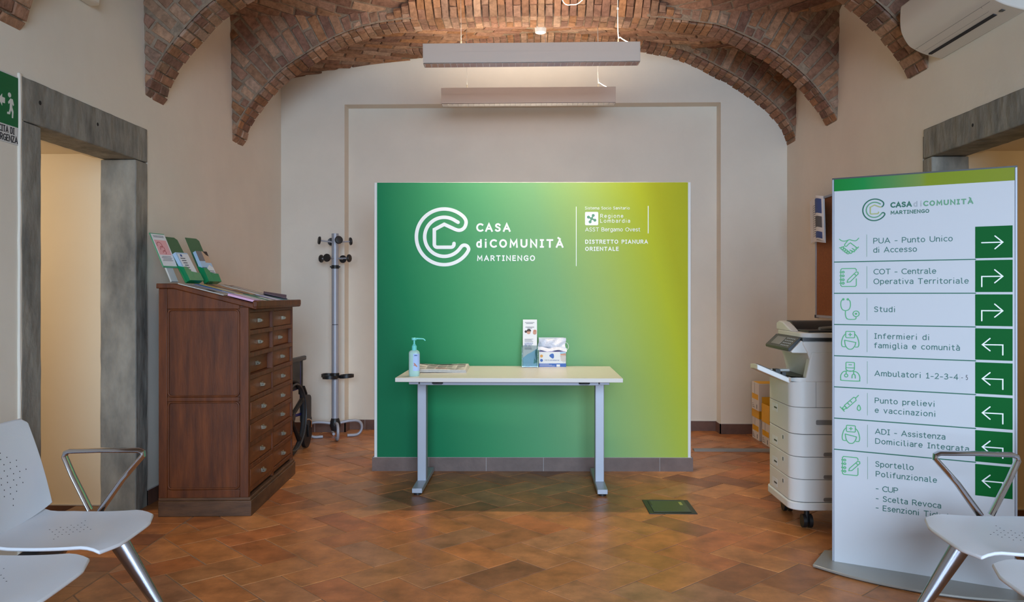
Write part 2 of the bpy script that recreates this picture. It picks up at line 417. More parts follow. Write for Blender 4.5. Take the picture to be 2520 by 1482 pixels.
# floor: terracotta laid in herringbone, with a straight border along the side walls
def make_floor():
    mb = MB()
    W = 0.185; g = 0.0022; th = math.radians(44.1)
    a = Vector((math.cos(th - PI / 2), math.sin(th - PI / 2))); b = Vector((math.cos(th), math.sin(th)))
    O = Vector((0.328, 3.88))
    rnd = random.Random(3)
    def tone():
        k = rnd.random(); base = Vector((0.44, 0.168, 0.052))
        alt = [Vector((0.47, 0.205, 0.078)), Vector((0.26, 0.098, 0.044)), Vector((0.42, 0.138, 0.046)), Vector((0.37, 0.17, 0.080))][rnd.randrange(4)]
        c = base.lerp(alt, k) * (0.86 + 0.28 * rnd.random()); return tuple(c)
    def clip(poly, ax, val, keep_less):
        out = []
        for i in range(len(poly)):
            p, q = poly[i], poly[(i + 1) % len(poly)]
            ip = (p[ax] <= val) == keep_less; iq = (q[ax] <= val) == keep_less
            if ip: out.append(p)
            if ip != iq:
                t = (val - p[ax]) / (q[ax] - p[ax]); out.append((p[0] + (q[0] - p[0]) * t, p[1] + (q[1] - p[1]) * t))
        return out
    bl, br = -1.905, 1.905
    def tile(poly):
        z = 0.0 + rnd.uniform(-0.0006, 0.0006); k = len(poly); col = tone()
        cx = sum(p[0] for p in poly) / k; cy = sum(p[1] for p in poly) / k
        inn = []
        for p in poly:
            d = Vector((p[0] - cx, p[1] - cy)); l = d.length
            inn.append((cx + d.x * (1 - 0.004 / max(l, 0.02)), cy + d.y * (1 - 0.004 / max(l, 0.02))))
        vs = [(p[0], p[1], z - 0.004) for p in poly] + [(p[0], p[1], z) for p in inn]
        mb.add(vs, [tuple(range(k, 2 * k))] + [(i, (i + 1) % k, k + (i + 1) % k, k + i) for i in range(k)], 0, col)
    for m in range(-40, 41):
        for n in range(-40, 41):
            for V in (0, 1):
                x, y = m + 2 * n, m - 2 * n
                r = (x, y, x + 2, y + 1) if not V else (x, y + 1, x + 1, y + 3)
                x0, y0, x1, y1 = r[0] * W + g, r[1] * W + g, r[2] * W - g, r[3] * W - g
                P = [O + a * u + b * v for u, v in ((x0, y0), (x1, y0), (x1, y1), (x0, y1))]
                P = [(p.x, p.y) for p in P]
                if max(p[1] for p in P) < YF or min(p[1] for p in P) > 7.5 or max(p[0] for p in P) < bl or min(p[0] for p in P) > br: continue
                P = clip(P, 0, br, True); P = clip(P, 0, bl, False) if P else P
                P = clip(P, 1, 7.42, True) if P else P
                if len(P) >= 3 and abs(sum(P[i][0] * P[(i + 1) % len(P)][1] - P[(i + 1) % len(P)][0] * P[i][1] for i in range(len(P)))) > 0.002: tile(P)
    for sx in (-1, 1):
        y = YF; k = 0
        while y < 7.5:
            x0, x1 = (XL - 0.02, bl - 0.006) if sx < 0 else (br + 0.006, XR + 0.02)
            tile([(x0, y), (x1, y), (x1, y + 0.183), (x0, y + 0.183)])
            y += 0.1875
    # grout bed
    mb.bx(-2.7, 2.7, YF - .2, 7.6, -0.12, -0.0022, 1)
    return struct(mb.build('floor', [M['tile'], M['grout']], smooth=False))
make_floor()

# side walls with a doorway each, back wall with its shallow niche, front wall with two windows
def side_wall(name, x0, x1, ya, yb, ztop):
    mb = MB()
    mb.bx(x0, x1, YF - .2, ya, -0.1, 4.0); mb.bx(x0, x1, yb, 7.6, -0.1, 4.0); mb.bx(x0, x1, ya, yb, ztop, 4.0)
    return struct(mb.build(name, M['plaster'], smooth=False))
side_wall('wall_left', XL - WT, XL, 3.52, 4.672, 2.19)
side_wall('wall_right', XR, XR + WT, 3.60, 4.712, 2.17)
mb = MB()
NX0, NX1, NZ, ND = -1.704, 1.690, 2.975, 0.16
mb.bx(XL - .1, NX0, YB, YB + .4, -0.1, 4.0); mb.bx(NX1, XR + .1, YB, YB + .4, -0.1, 4.0)
mb.bx(NX0, NX1, YB, YB + .4, NZ, 4.0); mb.bx(NX0, NX1, YB + ND, YB + .4, -0.1, NZ)
struct(mb.build('wall_back', M['plaster'], smooth=False))
mb = MB()
mb.bx(XL - .1, -0.9, YF - .3, YF, -0.1, 4.0); mb.bx(2.1, XR + .1, YF - .3, YF, -0.1, 4.0); mb.bx(-0.9, 2.1, YF - .3, YF, 3.2, 4.0)
struct(mb.build('wall_front', M['plaster'], smooth=False))
w = MB()
for x in (-.87, .1, 1.09, 2.07): w.bx(x - .03, x + .03, YF - .16, YF - .08, 0, 3.2)
for z in (.04, 1.05, 2.2, 3.16): w.bx(-.9, 2.1, YF - .16, YF - .08, z - .035, z + .035)
struct(w.build('door_3', M['white_paint'], bevel=0.004))

# corridors behind the two doorways
def corridor(name, s, yw):
    mb = MB(); x0 = s * 2.6; x1 = s * 4.9
    zf = -0.085
    yi = 2.7
    mb.bx(s * 2.47, x1, yw, yw + .1, -0.1, 2.3, 0)                                  # wall seen through the opening
    mb.bx(x0, x1, yi - .1, yi, -0.1, 2.3, 0)
    mb.bx(x1, x1 + s * .1, yi - .1, yw + .1, -0.1, 2.3, 0)
    mb.bx(s * 2.58, x1, yi - .1, yw + .1, 2.085, 2.25, 0)
    mb.bx(s * 2.50, x1, yi - .1, yw + .1, -0.2, zf, 1)
    mb.bx(s * 2.49, x1, yw - .012, yw, zf, 0.0, 1)
    mb.bx(s * 2.49, x1, yw - .013, yw, 0.0, 0.004, 2)
    struct(mb.build(name, [M['plaster_in'], M['skirting'], M['grout_light']], smooth=False))
corridor('wall_corridor_left', -1, 4.66)
corridor('wall_corridor_right', 1, 4.70)

# stone door surrounds
def rough_block(mb, x0, x1, y0, y1, z0, z1, n=10, j=0.006, rnd=random.Random(5), axis=2):
    """a hewn block: its long edges wander a little"""
    rings = []; lo, hi = ((z0, z1) if axis == 2 else (y0, y1))
    for i in range(n + 1):
        t = lo + (hi - lo) * i / n
        q = lambda: rnd.uniform(-j, j)
        if axis == 2: rings.append([(x0, y0 + q(), t), (x1, y0 + q(), t), (x1, y1 + q(), t), (x0, y1 + q(), t)])
        else: rings.append([(x0, t, z0 + q()), (x0, t, z1 + q()), (x1, t, z1 + q()), (x1, t, z0 + q())])
    vs = [p for r in rings for p in r]; fs = [(3, 2, 1, 0), tuple(4 * n + i for i in range(4))]
    for i in range(n):
        for k in range(4): fs.append((4 * i + k, 4 * i + (k + 1) % 4, 4 * i + 4 + (k + 1) % 4, 4 * i + 4 + k))
    mb.add(vs, fs)
def doorway(name, s, xw, yn0, yn1, yf0, yf1, zb, zt):
    """s = -1 for the left wall; the surround is flush with the wall face at xw"""
    root = bpy.data.objects.new(name, None); COL.objects.link(root); root.location = (xw, (yn1 + yf0) / 2, 0); struct(root)
    L = lambda p: p
    def part(mb, nm, m=M['stone']):
        mb.v = [(v[0] - xw, v[1] - (yn1 + yf0) / 2, v[2]) for v in mb.v]
        return mb.build(nm, m, root, bevel=0.006)
    xa, xb = xw - s * 0.008, xw + s * 0.20
    lo, hi = min(xa, xb), max(xa, xb)
    m1 = MB(); rough_block(m1, lo, hi, yn0, yn1, -0.09, zb - .004, 30, .002); part(m1, 'jamb')
    m2 = MB(); rough_block(m2, lo, hi, yf0, yf1, -0.09, zb - .004, 30, 0.0035); part(m2, 'jamb')
    m3 = MB(); rough_block(m3, lo, hi, yn0, yf1, zb, zt, 26, 0.0012, axis=1)
    li = part(m3, 'lintel')
    # small sockets cut in the lintel face
    m4 = MB()
    for y, z, r in ((yn0 + .13 * (yn1 - yn0) / .14, zt - .09, 0.014), (yn0 + .62, zt - .085, 0.013)):
        m4.tube([(xa - s * .001, y, z), (xa + s * .012, y, z)], r, 8)
    part(m4, 'socket', M['stone_dark'])
    if s < 0:
        m6 = MB(); rough_block(m6, xw - .004, xw + .010, yn0 - .019, yn0 + .001, 0, zt + .01, 30, .003); part(m6, 'plaster_ridge', M['plaster'])
    # mortar behind the jambs closing the wall thickness
    m5 = MB()
    for y0, y1 in ((yn0, yn1 - .02),): m5.bx(min(xb, xw + s * WT), max(xb, xw + s * WT), y0, y1, -0.09, zb)
    m5.bx(min(xb, xw + s * WT), max(xb, xw + s * WT), yn0, yf1, zb + .03, zt)
    part(m5, 'reveal', M['plaster_in'])
doorway('door_1', -1, XL, 3.498, 3.639, 4.519, 4.659, 2.03, 2.227)
doorway('door_2', 1, XR, 3.55, 3.70, 4.589, 4.692, 2.04, 2.209)

# skirtings
def skirting(name, pts, h, t, tl, m, off=0.0):
    """tiles along a polyline in plan, thickness t to the left of the direction of travel"""
    mb = MB()
    for (p, q) in zip(pts[:-1], pts[1:]):
        p, q = Vector(p), Vector(q); d = q - p; Ln = d.length; d.normalize(); n = Vector((-d.y, d.x)); x = -off
        mb.add([tuple(p) + (0,), tuple(q) + (0,), tuple(q + n * (t - .002)) + (0,), tuple(p + n * (t - .002)) + (0,),
                tuple(p) + (h,), tuple(q) + (h,), tuple(q + n * (t - .002)) + (h,), tuple(p + n * (t - .002)) + (h,)],
               [(3, 2, 1, 0), (4, 5, 6, 7), (0, 1, 5, 4), (1, 2, 6, 5), (2, 3, 7, 6), (3, 0, 4, 7)], 1)
        while x < Ln:
            a, b = max(0, x + .002), min(Ln, x + tl - .002)
            if b > a:
                A = p + d * a; B = p + d * b; C = B + n * t; D = A + n * t
                mb.add([tuple(A) + (0,), tuple(B) + (0,), tuple(C) + (0,), tuple(D) + (0,), tuple(A) + (h - .003,), tuple(B) + (h - .003,), tuple(C) + (h - .003,), tuple(D) + (h - .003,)],
                       [(3, 2, 1, 0), (4, 5, 6, 7), (0, 1, 5, 4), (1, 2, 6, 5), (2, 3, 7, 6), (3, 0, 4, 7)], 0)
            x += tl
    return mb.build(name, [m, M['grout_light']], smooth=False)
struct(skirting('baseboard_left', [(XL, YB), (XL, 4.66)], 0.092, 0.012, 0.33, M['skirting']))
struct(skirting('baseboard_right', [(XR, 4.70), (XR, YB)], 0.092, 0.012, 0.33, M['skirting']))
struct(skirting('baseboard_back', [(XR, YB), (NX1, YB), (NX1, YB + ND), (NX0, YB + ND), (NX0, YB), (XL, YB)], 0.092, 0.012, 0.33, M['skirting'], 0.06))

# ------------------------------------------------------------------ the brick vault
PROF = [(-2.30, 2.42), (-2.27, 2.46), (-2.226, 2.58), (-2.11, 2.745), (-1.94, 2.925), (-1.86, 2.985), (-1.62, 3.13), (-1.40, 3.235), (-1.11, 3.305), (-0.62, 3.345), (0.06, 3.352),
        (0.72, 3.338), (1.297, 3.275), (1.474, 3.23), (1.787, 3.075), (2.02, 2.90), (2.17, 2.73), (2.26, 2.60), (2.30, 2.50)]
WALLP = [(-2.30, 3.17), (-2.13, 3.215), (-1.70, 3.29), (-1.48, 3.325), (-0.95, 3.375), (-0.45, 3.46), (0.06, 3.525), (0.5, 3.50), (0.97, 3.44), (1.216, 3.388), (1.378, 3.336)]
RIB3 = [(-1.45, 3.52), (-1.20, 3.43), (-0.95, 3.40), (-0.45, 3.46), (0.06, 3.525), (0.5, 3.50), (0.97, 3.44), (1.216, 3.388), (1.378, 3.336), (1.624, 3.215), (1.859, 3.08), (2.046, 2.94), (2.208, 2.77), (2.285, 2.60), (2.30, 2.50)]
def lerp_tab(T, x):
    if x <= T[0][0]: return T[0][1]
    for (a, b), (c, d) in zip(T[:-1], T[1:]):
        if x <= c: return b + (d - b) * (x - a) / (c - a)
    return T[-1][1]
def smooth(x, a, b):
    t = max(0.0, min(1.0, (x - a) / (b - a))); return t * t * (3 - 2 * t)
class Arc:
    def __init__(s, tab):
        c = catmull(tab, 10); s.p = [Vector((x, z)) for x, z in c]; s.l = [0]
        for a, b in zip(s.p[:-1], s.p[1:]): s.l.append(s.l[-1] + (b - a).length)
        s.L = s.l[-1]
    def at(s, q):
        q = max(0, min(s.L, q)); i = 0
        while i < len(s.l) - 2 and s.l[i + 1] < q: i += 1
        t = (q - s.l[i]) / max(1e-9, s.l[i + 1] - s.l[i]); p = s.p[i].lerp(s.p[i + 1], t)
        d0 = s.p[max(0, i - 3)]; d1 = s.p[min(len(s.p) - 1, i + 4)]; d = (d1 - d0).normalized()
        return p, Vector((d.y, -d.x))            # point and normal into the room (downwards)
BT = [(0.40, 0.22, 0.13), (0.35, 0.185, 0.12), (0.31, 0.17, 0.12), (0.45, 0.275, 0.175), (0.27, 0.145, 0.105), (0.40, 0.20, 0.10), (0.47, 0.31, 0.22), (0.35, 0.215, 0.155)]
brnd = random.Random(11)
def btone():
    a = Vector(BT[brnd.randrange(len(BT))]); b = Vector(BT[brnd.randrange(len(BT))])
    return tuple(a.lerp(b, brnd.random()) * (0.62 + 0.36 * brnd.random()))
def brick(mb, q, n, h, sink=0.03, j=0.004, chip=0.005):
    """q: four corners on the surface, n: outward normal, h: how far it stands out of the mortar"""
    c = sum(q, Vector()) / 4; col = btone(); h = h + brnd.uniform(-.004, .005)
    J = lambda: Vector((brnd.uniform(-j, j), brnd.uniform(-j, j), brnd.uniform(-j, j)))
    base = [p + J() for p in q]
    vs = [p - n * sink for p in base] + [p + n * (h - chip * brnd.uniform(.6, 1.4)) for p in base]
    top = []
    for p in base:
        d = (c - p); top.append(p + d.normalized() * min(chip * 1.6, d.length * .3) + n * h + J() * .4)
    vs += top
    fs = [(8, 9, 10, 11)]
    for i in range(4):
        k = (i + 1) % 4; fs += [(i, k, 4 + k, 4 + i), (4 + i, 4 + k, 8 + k, 8 + i)]
    # keep faces outward
    if (top[1] - top[0]).cross(top[2] - top[0]).dot(n) < 0: fs = [tuple(reversed(f)) for f in fs]
    mb.add(vs, fs, 0, col)

ZS = 3.33
RIBY = [(3.28, 3.50), (4.655, 4.88), (6.02, 6.235)]
def webz(x, y):
    """underside of the webs between the ribs"""
    zc = ZS + 0.075 * (1 - smooth(abs(x), 0.8, 1.5))
    if y >= 6.235:
        t = min(1, (y - 6.235) / (YB - 6.235)); w = lerp_tab(WALLP, x) if x < 1.378 else 3.336
        return zc * (1 - t) + (w + .012) * t + 0.05 * math.sin(PI * t)
    for (a0, a1), (b0, b1) in zip(RIBY[:-1], RIBY[1:]):
        if a1 <= y <= b0: return zc + 0.19 * math.sin(PI * (y - a1) / (b0 - a1))
    for a, b in RIBY:
        if a <= y <= b: return zc
    t = (y - YF) / (3.28 - YF)
    return zc + 0.25 * math.sin(PI * max(0, min(1, t)))
def webn(x, y):
    e = 0.01
    dx = (webz(x + e, y) - webz(x - e, y)) / (2 * e); dy = (webz(x, y + e) - webz(x, y - e)) / (2 * e)
    return Vector((dx, dy, -1)).normalized()
# mortar shell of all the webs = the ceiling itself, bricks laid on it
cm = MB()
ys = [YF - .1 + i * .3 for i in range(16)] + [3.28, 3.5] + [3.5 + i * .115 for i in range(1, 10)] + [4.655, 4.88] + [4.88 + i * .076 for i in range(1, 15)] + [6.02, 6.2349, 6.2351] + [6.235 + i * .08 for i in range(1, 12)] + [YB + .05]
ys = sorted(set(ys)); xs = [-2.36 + i * 4.72 / 40 for i in range(41)]
vs = [(x, y, webz(x, min(y, YB)) + .005) for x in xs for y in ys]; w = len(ys)
fs = [(i * w + j, i * w + j + 1, (i + 1) * w + j + 1, (i + 1) * w + j) for i in range(40) for j in range(w - 1)]
cm.add(vs, fs, 1)
cm.bx(-2.7, 2.7, YF - .3, 7.6, 3.95, 4.05, 1)
def lay_web(ya, yb, x0=-2.28, x1=2.28, ang=24, cond=None):
    bl, bw = 0.245, 0.060; pl, pw = bl + .012, bw + .013
    for s in (-1, 1):
        t = math.radians(ang); d = Vector((math.cos(t), math.sin(t) )) ; d = Vector((d.x, d.y)) if s < 0 else Vector((d.x, -d.y)); e = Vector((-d.y, d.x))
        for r in range(-60, 60):
            off = 0.5 * (r % 2) + brnd.uniform(-.08, .08)
            for k in range(-14, 15):
                o = Vector((0, (ya + yb) / 2)) + d * ((k + off) * pl) + e * (r * pw)
                if s * o.x < -.02 or not (ya - .08 < o.y < yb + .08) or not (x0 < o.x < x1): continue
                if cond and not cond(o.x, o.y): continue
                q = []
                for u, v in ((-.5, -.5), (.5, -.5), (.5, .5), (-.5, .5)):
                    p = o + d * (u * bl) + e * (v * bw)
                    x = min(0, p.x) if s < 0 else max(0, p.x); y = max(ya, min(yb, p.y)); x = max(-2.29, min(2.29, x))
                    q.append(Vector((x, y, webz(x, y))))
                if max(p.y for p in q) - min(p.y for p in q) < .012 or max(p.x for p in q) - min(p.x for p in q) < .012: continue
                brick(cm, q, webn(max(-2.2, min(2.2, o.x)), max(ya + .02, min(yb - .02, o.y))), 0.005, .02, .0025)
lay_web(3.50, 4.655)
lay_web(4.88, 6.02)
lay_web(6.235, YB, cond=lambda x, y: not (x > -1.1 and y > 6.95))
ceiling = struct(cm.build('ceiling', [M['brick'], M['mortar']], smooth=False))

def make_rib(tab, y0, y1, crown, spandrel, xlo=-2.29, xhi=2.29, ztop=3.6):
    A = Arc(tab); pitch = 0.0595
    body = MB(); face = MB()
    # core
    N = 60; P = [A.at(A.L * i / N)[0] for i in range(N + 1)]
    poly = [(p.x, p.y) for p in P] + [(P[-1].x, ztop), (P[0].x, ztop)]
    body.prism(poly, (0, y1 - .006, 0), (1, 0, 0), (0, 0, 1), (0, -1, 0), (y1 - y0) - .012, 1)
    n = int(A.L / pitch); pt = A.L / n
    for i in range(n):
        s0, s1 = i * pt + .0038, (i + 1) * pt - .0038
        (p0, n0), (p1, n1) = A.at(s0), A.at(s1); nm = A.at((s0 + s1) / 2)[1]
        N3 = Vector((nm.x, 0, nm.y)); xm = (p0.x + p1.x) / 2
        if not (xlo < xm < xhi): continue
        k = (1 - smooth(abs(xm), 0.75, 1.28)) if crown else 0
        cuts = [y0 - .012, y0 + (y1 - y0) * (0.5 + brnd.uniform(-.06, .06) if i % 2 else 0.36 + brnd.uniform(-.05, .05)), y1 + .006]
        if brnd.random() < .25: cuts = [cuts[0], cuts[2]]
        for a, b in zip(cuts[:-1], cuts[1:]):
            q = [Vector((p0.x, a + .005, p0.y)), Vector((p1.x, a + .005, p1.y)), Vector((p1.x, b - .005, p1.y)), Vector((p0.x, b - .005, p0.y))]
            brick(body, q, N3, 0.009, .10, .0022, .004)
        if k > .03:     # the arch flares up to the web on its near side around the crown
            dy, dz = -0.165 * k, 0.115 * k
            for f0, f1 in (((0, 1.0),) if i % 2 else ((0, .5), (.5, 1.0))):
                q = [Vector((p0.x, y0 - .012 + dy * f0, p0.y + dz * f0)), Vector((p1.x, y0 - .012 + dy * f0, p1.y + dz * f0)),
                     Vector((p1.x, y0 - .004 + dy * f1, p1.y + dz * f1)), Vector((p0.x, y0 - .004 + dy * f1, p0.y + dz * f1))]
                brick(body, q, Vector((0, -dz, dy)).normalized(), 0.010, .03)
    if spandrel:
        nb = int(A.L / 0.068); pt2 = A.L / nb; bl = 0.235
        def wide(s_):            # smoothed normal, so that the courses fan evenly
            n_ = Vector((0, 0))
            for d_ in (-.24, -.16, -.08, 0, .08, .16, .24): n_ += A.at(s_ + d_)[1]
            return A.at(s_)[0], n_.normalized()
        for i in range(nb):
            rr = 0.012 - brnd.random() * .12
            m_, nm_ = wide((i + .5) * pt2)
            if abs(m_.x) < 0.9 or not (xlo <= m_.x <= xhi + .1): continue
            rmx = (2.292 - abs(m_.x)) / max(.05, abs(nm_.x)); rmz = (ZS + .045 - m_.y) / max(.05, -nm_.y)
            rmax = min(1.4, rmx, rmz)
            while rr < rmax - .03:
                ra, rb = max(.012, rr), min(rmax, rr + bl * brnd.choice((1, 1, .55)))
                rr = rb + .018
                if rb - ra < .03: continue
                t_ = Vector((-nm_.y, nm_.x)); q = []
                (pa, na), (pb, nb_) = wide(i * pt2), wide((i + 1) * pt2)
                for r_, k_ in ((ra, -1), (ra, 1), (rb, 1), (rb, -1)):
                    gap_ = ((pb - nb_ * r_) - (pa - na * r_)).length
                    hw_ = min(gap_ - .013, .066) / 2
                    z_ = m_ - nm_ * r_ + t_ * (k_ * hw_)
                    x = max(-2.295, min(2.295, z_.x)); z = min(z_.y, ZS + .06)
                    q.append(Vector((x, y0 - .05 * max(0, z - 2.4), z)))
                brick(face, q, Vector((0, -1, -.05)).normalized(), 0.006, .05, .004, .005)
        # mortar bed of the spandrel, leaning a little towards the room
        top = ZS + .08
        for sgn in (-1, 1):
            pts = [p for p in P if sgn * p.x > 0.85 and xlo - .1 <= p.x]
            if len(pts) < 2: continue
            if sgn > 0: pts = list(pts)
            vs = []; 
            for p in pts: vs.append((p.x, y0 - .05 * max(0, p.y - 2.4) + .001, min(p.y, top))); vs.append((p.x, y0 - .05 * (top - 2.4) + .001, top))
            fs = [(2 * i, 2 * i + 2, 2 * i + 3, 2 * i + 1) for i in range(len(pts) - 1)]
            face.add(vs, fs, 1)
    rb = body.build('vault_rib', [M['brick'], M['mortar']], ceiling, smooth=False)
    if spandrel: face.build('spandrel', [M['brick'], M['mortar']], ceiling, smooth=False)
make_rib(PROF, 3.28, 3.50, False, False)
make_rib(PROF, 4.655, 4.88, False, True)
make_rib(PROF, 6.02, 6.235, True, True)
make_rib(RIB3, 6.97, 7.20, False, True, xlo=-1.3)

# ------------------------------------------------------------------ green sign wall
def gradient_mat(name, axis, stops, tilt, span, rough=0.55):
    m = mat(name, (100, 100, 100), rough, bump=(140, 0.05, 0.004), spec=.18); nt = m.node_tree; b = nt.nodes['Principled BSDF']
    tc = nt.nodes.new('ShaderNodeTexCoord'); sp = nt.nodes.new('ShaderNodeSeparateXYZ'); nt.links.new(tc.outputs['Object'], sp.inputs[0])
    mr = nt.nodes.new('ShaderNodeMapRange'); mr.inputs[1].default_value = span[0]; mr.inputs[2].default_value = span[1]
    nt.links.new(sp.outputs[0], mr.inputs[0])
    ma = nt.nodes.new('ShaderNodeMath'); ma.operation = 'MULTIPLY_ADD'; ma.inputs[1].default_value = tilt[0]; ma.inputs[2].default_value = tilt[1]
    nt.links.new(sp.outputs[2], ma.inputs[0])
    # the print shifts towards lime in the upper part and slightly bows
    ad = nt.nodes.new('ShaderNodeMath'); ad.operation = 'ADD'
    nt.links.new(mr.outputs[0], ad.inputs[0]); nt.links.new(ma.outputs[0], ad.inputs[1])
    r = nt.nodes.new('ShaderNodeValToRGB'); els = r.color_ramp.elements; r.color_ramp.interpolation = 'EASE' if False else 'LINEAR'
    while len(els) < len(stops): els.new(0.5)
    for e, (p, c) in zip(els, stops): e.position = p; e.color = lin(c)
    nt.links.new(ad.outputs[0], r.inputs[0]); nt.links.new(r.outputs[0], b.inputs['Base Color'])
    return m
M['panel_print'] = gradient_mat('green_gradient_print', 'x', [(0.0, (12, 112, 72)), (0.10, (22, 126, 80)), (0.26, (62, 150, 98)), (0.42, (92, 164, 112)), (0.60, (124, 174, 120)), (0.74, (154, 184, 106)), (0.86, (172, 190, 72)), (0.94, (184, 192, 42)), (1.0, (178, 180, 32))], (0.115, -0.13), (-1.1, 1.1), 0.6)
PS = 0.0028760
wall = thing('sign_wall', 'freestanding white partition wall faced with a green to lime health centre graphic', 'sign wall', (0.0, 5.64, 0), math.atan(.04 / 2.2))
mb = MB(); mb.bx(-1.122, 1.122, 0.003, 0.115, 0.0, 2.046); mb.build('partition', M['white_paint'], wall, bevel=0.004)
g = MB(); g.bx(-1.100, 1.100, -0.0005, 0.004, 0.098, 2.043); g.build('graphic_print', M['panel_print'], wall, bevel=0)
sk = MB()
sk.bx(-1.128, 1.128, -.006, .121, 0, .097, 1)
for a, b in ((-1.134, -.734), (-.731, -.328), (-.325, .077), (.080, .487), (.490, .898), (.901, 1.134)): sk.bx(a, b, -.010, .125, 0, .0955, 0)
sk.build('skirting_tile', [M['skirting_grey'], M['grout_light']], wall)
PF = Plane((0, -0.0006, 0), (1, 0, 0), (0, 0, 1))
cu_ = lambda c: ((900 + c / 3.0732) - 1311.5) * PS
cz_ = lambda c: 2.0445 - ((440 + c / 3.0732) - 449) * PS
def C(p): return (cu_(p[0]), cz_(p[1]))
CS = PS / 3.0732
def c_logo():
    P = [(703, 330)] + [(598 + 148 * math.cos(math.radians(a)), 440 - 148 * math.sin(math.radians(a))) for a in [46 + i * (325 - 46) / 60 for i in range(2, 61)]]
    P += catmull([(719, 525), (733, 509), (752, 503), (772, 511), (783, 532), (776, 553)], 6)[2:-2]
    P += [(598 + 211 * math.cos(math.radians(a)), 440 - 211 * math.sin(math.radians(a))) for a in [-33 - i * (360 - 33 - 46) / 80 for i in range(1, 81)]]
    P += catmull([(745, 288.4), (760, 312), (763, 338), (752, 368), (730, 386), (704, 390), (678, 382)], 6)[1:] + [(598, 345), (523, 385), (523, 500)]
    P += [(545 - 22 * math.cos(t), 497 + 22 * math.sin(t)) for t in [i * PI / 12 for i in range(1, 7)]] + [(648, 519)] + [(648 + 24 * math.sin(t), 495 + 24 * math.cos(t)) for t in [i * PI / 12 for i in range(1, 6)]] + [(672, 490)]
    return P
LOGO = c_logo()
lg = MB(); PF.stroke(lg, [C(p) for p in LOGO], 26.5 * CS); lg.build('logo', M['white_print'], wall)
for s, x0, x1, yb, yt, bold in (('CASA', 840, 1100, 402, 337, .022), ('diCOMUNITÀ', 840, 1500, 523, 458, .022), ('MARTINENGO', 847, 1285, 623, 580, .018),
                                ('Sistema Socio Sanitario', 1662, 2000, 234, 212, .002), ('Regione', 1778, 1952, 297, 268, .004), ('Lombardia', 1778, 2003, 334, 305, .004),
                                ('ASST Bergamo Ovest', 1664, 2080, 400, 370, .003), ('DISTRETTO PIANURA', 1664, 2138, 493, 462, .018), ('ORIENTALE', 1664, 1917, 547, 516, .018)):
    PF.text(s, cu_(x0), cz_(yb), (yb - yt) * CS, (x1 - x0) * CS, M['white_print'], wall, bold)
ru = MB(); PF.rect(ru, cu_(1594.5), cz_(662), cu_(1599.5), cz_(212)); PF.rect(ru, cu_(2137), cz_(415), cu_(2143), cz_(207)); ru.build('divider', M['white_print'], wall)
em = MB()
PF.poly(em, [C(p) for p in reversed(rrect(1663, 252, 1763, 353, 9))], 0.0006, 0)
for k in range(4):       # four-lobed rose cut out of the white badge
    a = math.radians(64 - 90 * k); cx, cy = 1713 + 27 * math.cos(a), 303 - 27 * math.sin(a)
    PF.disc(em, cu_(cx), cz_(cy), 11 * CS, 0.0012, 1)
    PF.stroke(em, [C((1713, 303)), C((cx, cy))], 11 * CS, 0.0011, m=1)
PF.disc(em, cu_(1713), cz_(303), 11 * CS, 0.0012, 1)
em.build('emblem', [M['white_print'], M['g_mid']], wall)

# ------------------------------------------------------------------ white table
TX0, TX1, TY0, TY1, TZ = -0.823, 0.540, 4.757, 5.566, 0.75
table = thing('table', 'white rectangular table on grey T-shaped legs before the green wall', 'table', ((TX0 + TX1) / 2, (TY0 + TY1) / 2, 0))
hw, hd = (TX1 - TX0) / 2, (TY1 - TY0) / 2
mb = MB(); mb.bx(-hw, hw, -hd, hd, TZ - .025, TZ); mb.build('tabletop', [M['white_lam']], table, bevel=0.002)
for s in (-1, 1):
    x = s * (hw - .105)
    mb = MB(); mb.bx(x - .029, x + .029, .02 - hd + .38, .02 - hd + .46, .035, TZ - .045); mb.build('leg', M['alu_paint'], table, bevel=0.004)
    mb = MB(); mb.bx(x - .026 - .006, x + .026 + .006, -hd + .185, -hd + .80, .012, .042); mb.build('foot', M['alu_paint'], table, bevel=0.003)
    for yy in (-hd + .215, -hd + .77):
        mb = MB(); mb.cyl((x, yy, 0), (x, yy, .012), .024); mb.build('glide', M['black_plastic'], table)
mb = MB(); mb.bx(-hw + .14, hw - .14, -hd + .395, -hd + .425, TZ - .085, TZ - .035)
mb.bx(-hw + .14, hw - .14, -hd + .06, -hd + .10, TZ - .05, TZ - .025)
for s in (-1, 1): mb.bx(s * (hw - .105) - .03, s * (hw - .105) + .03, -hd + .05, hd - .06, TZ - .045, TZ - .025)
mb.build('frame_rail', M['alu_dark'], table, bevel=0.002)
for x in (-.432, .455):
    mb = MB(); mb.prism(rrect(-.033, -.019, .033, .0, .012), (x, -hd + .058, TZ - .026), (1, 0, 0), (0, 0, 1), (0, -1, 0), .012); mb.build('clip', M['dark_grey'], table)

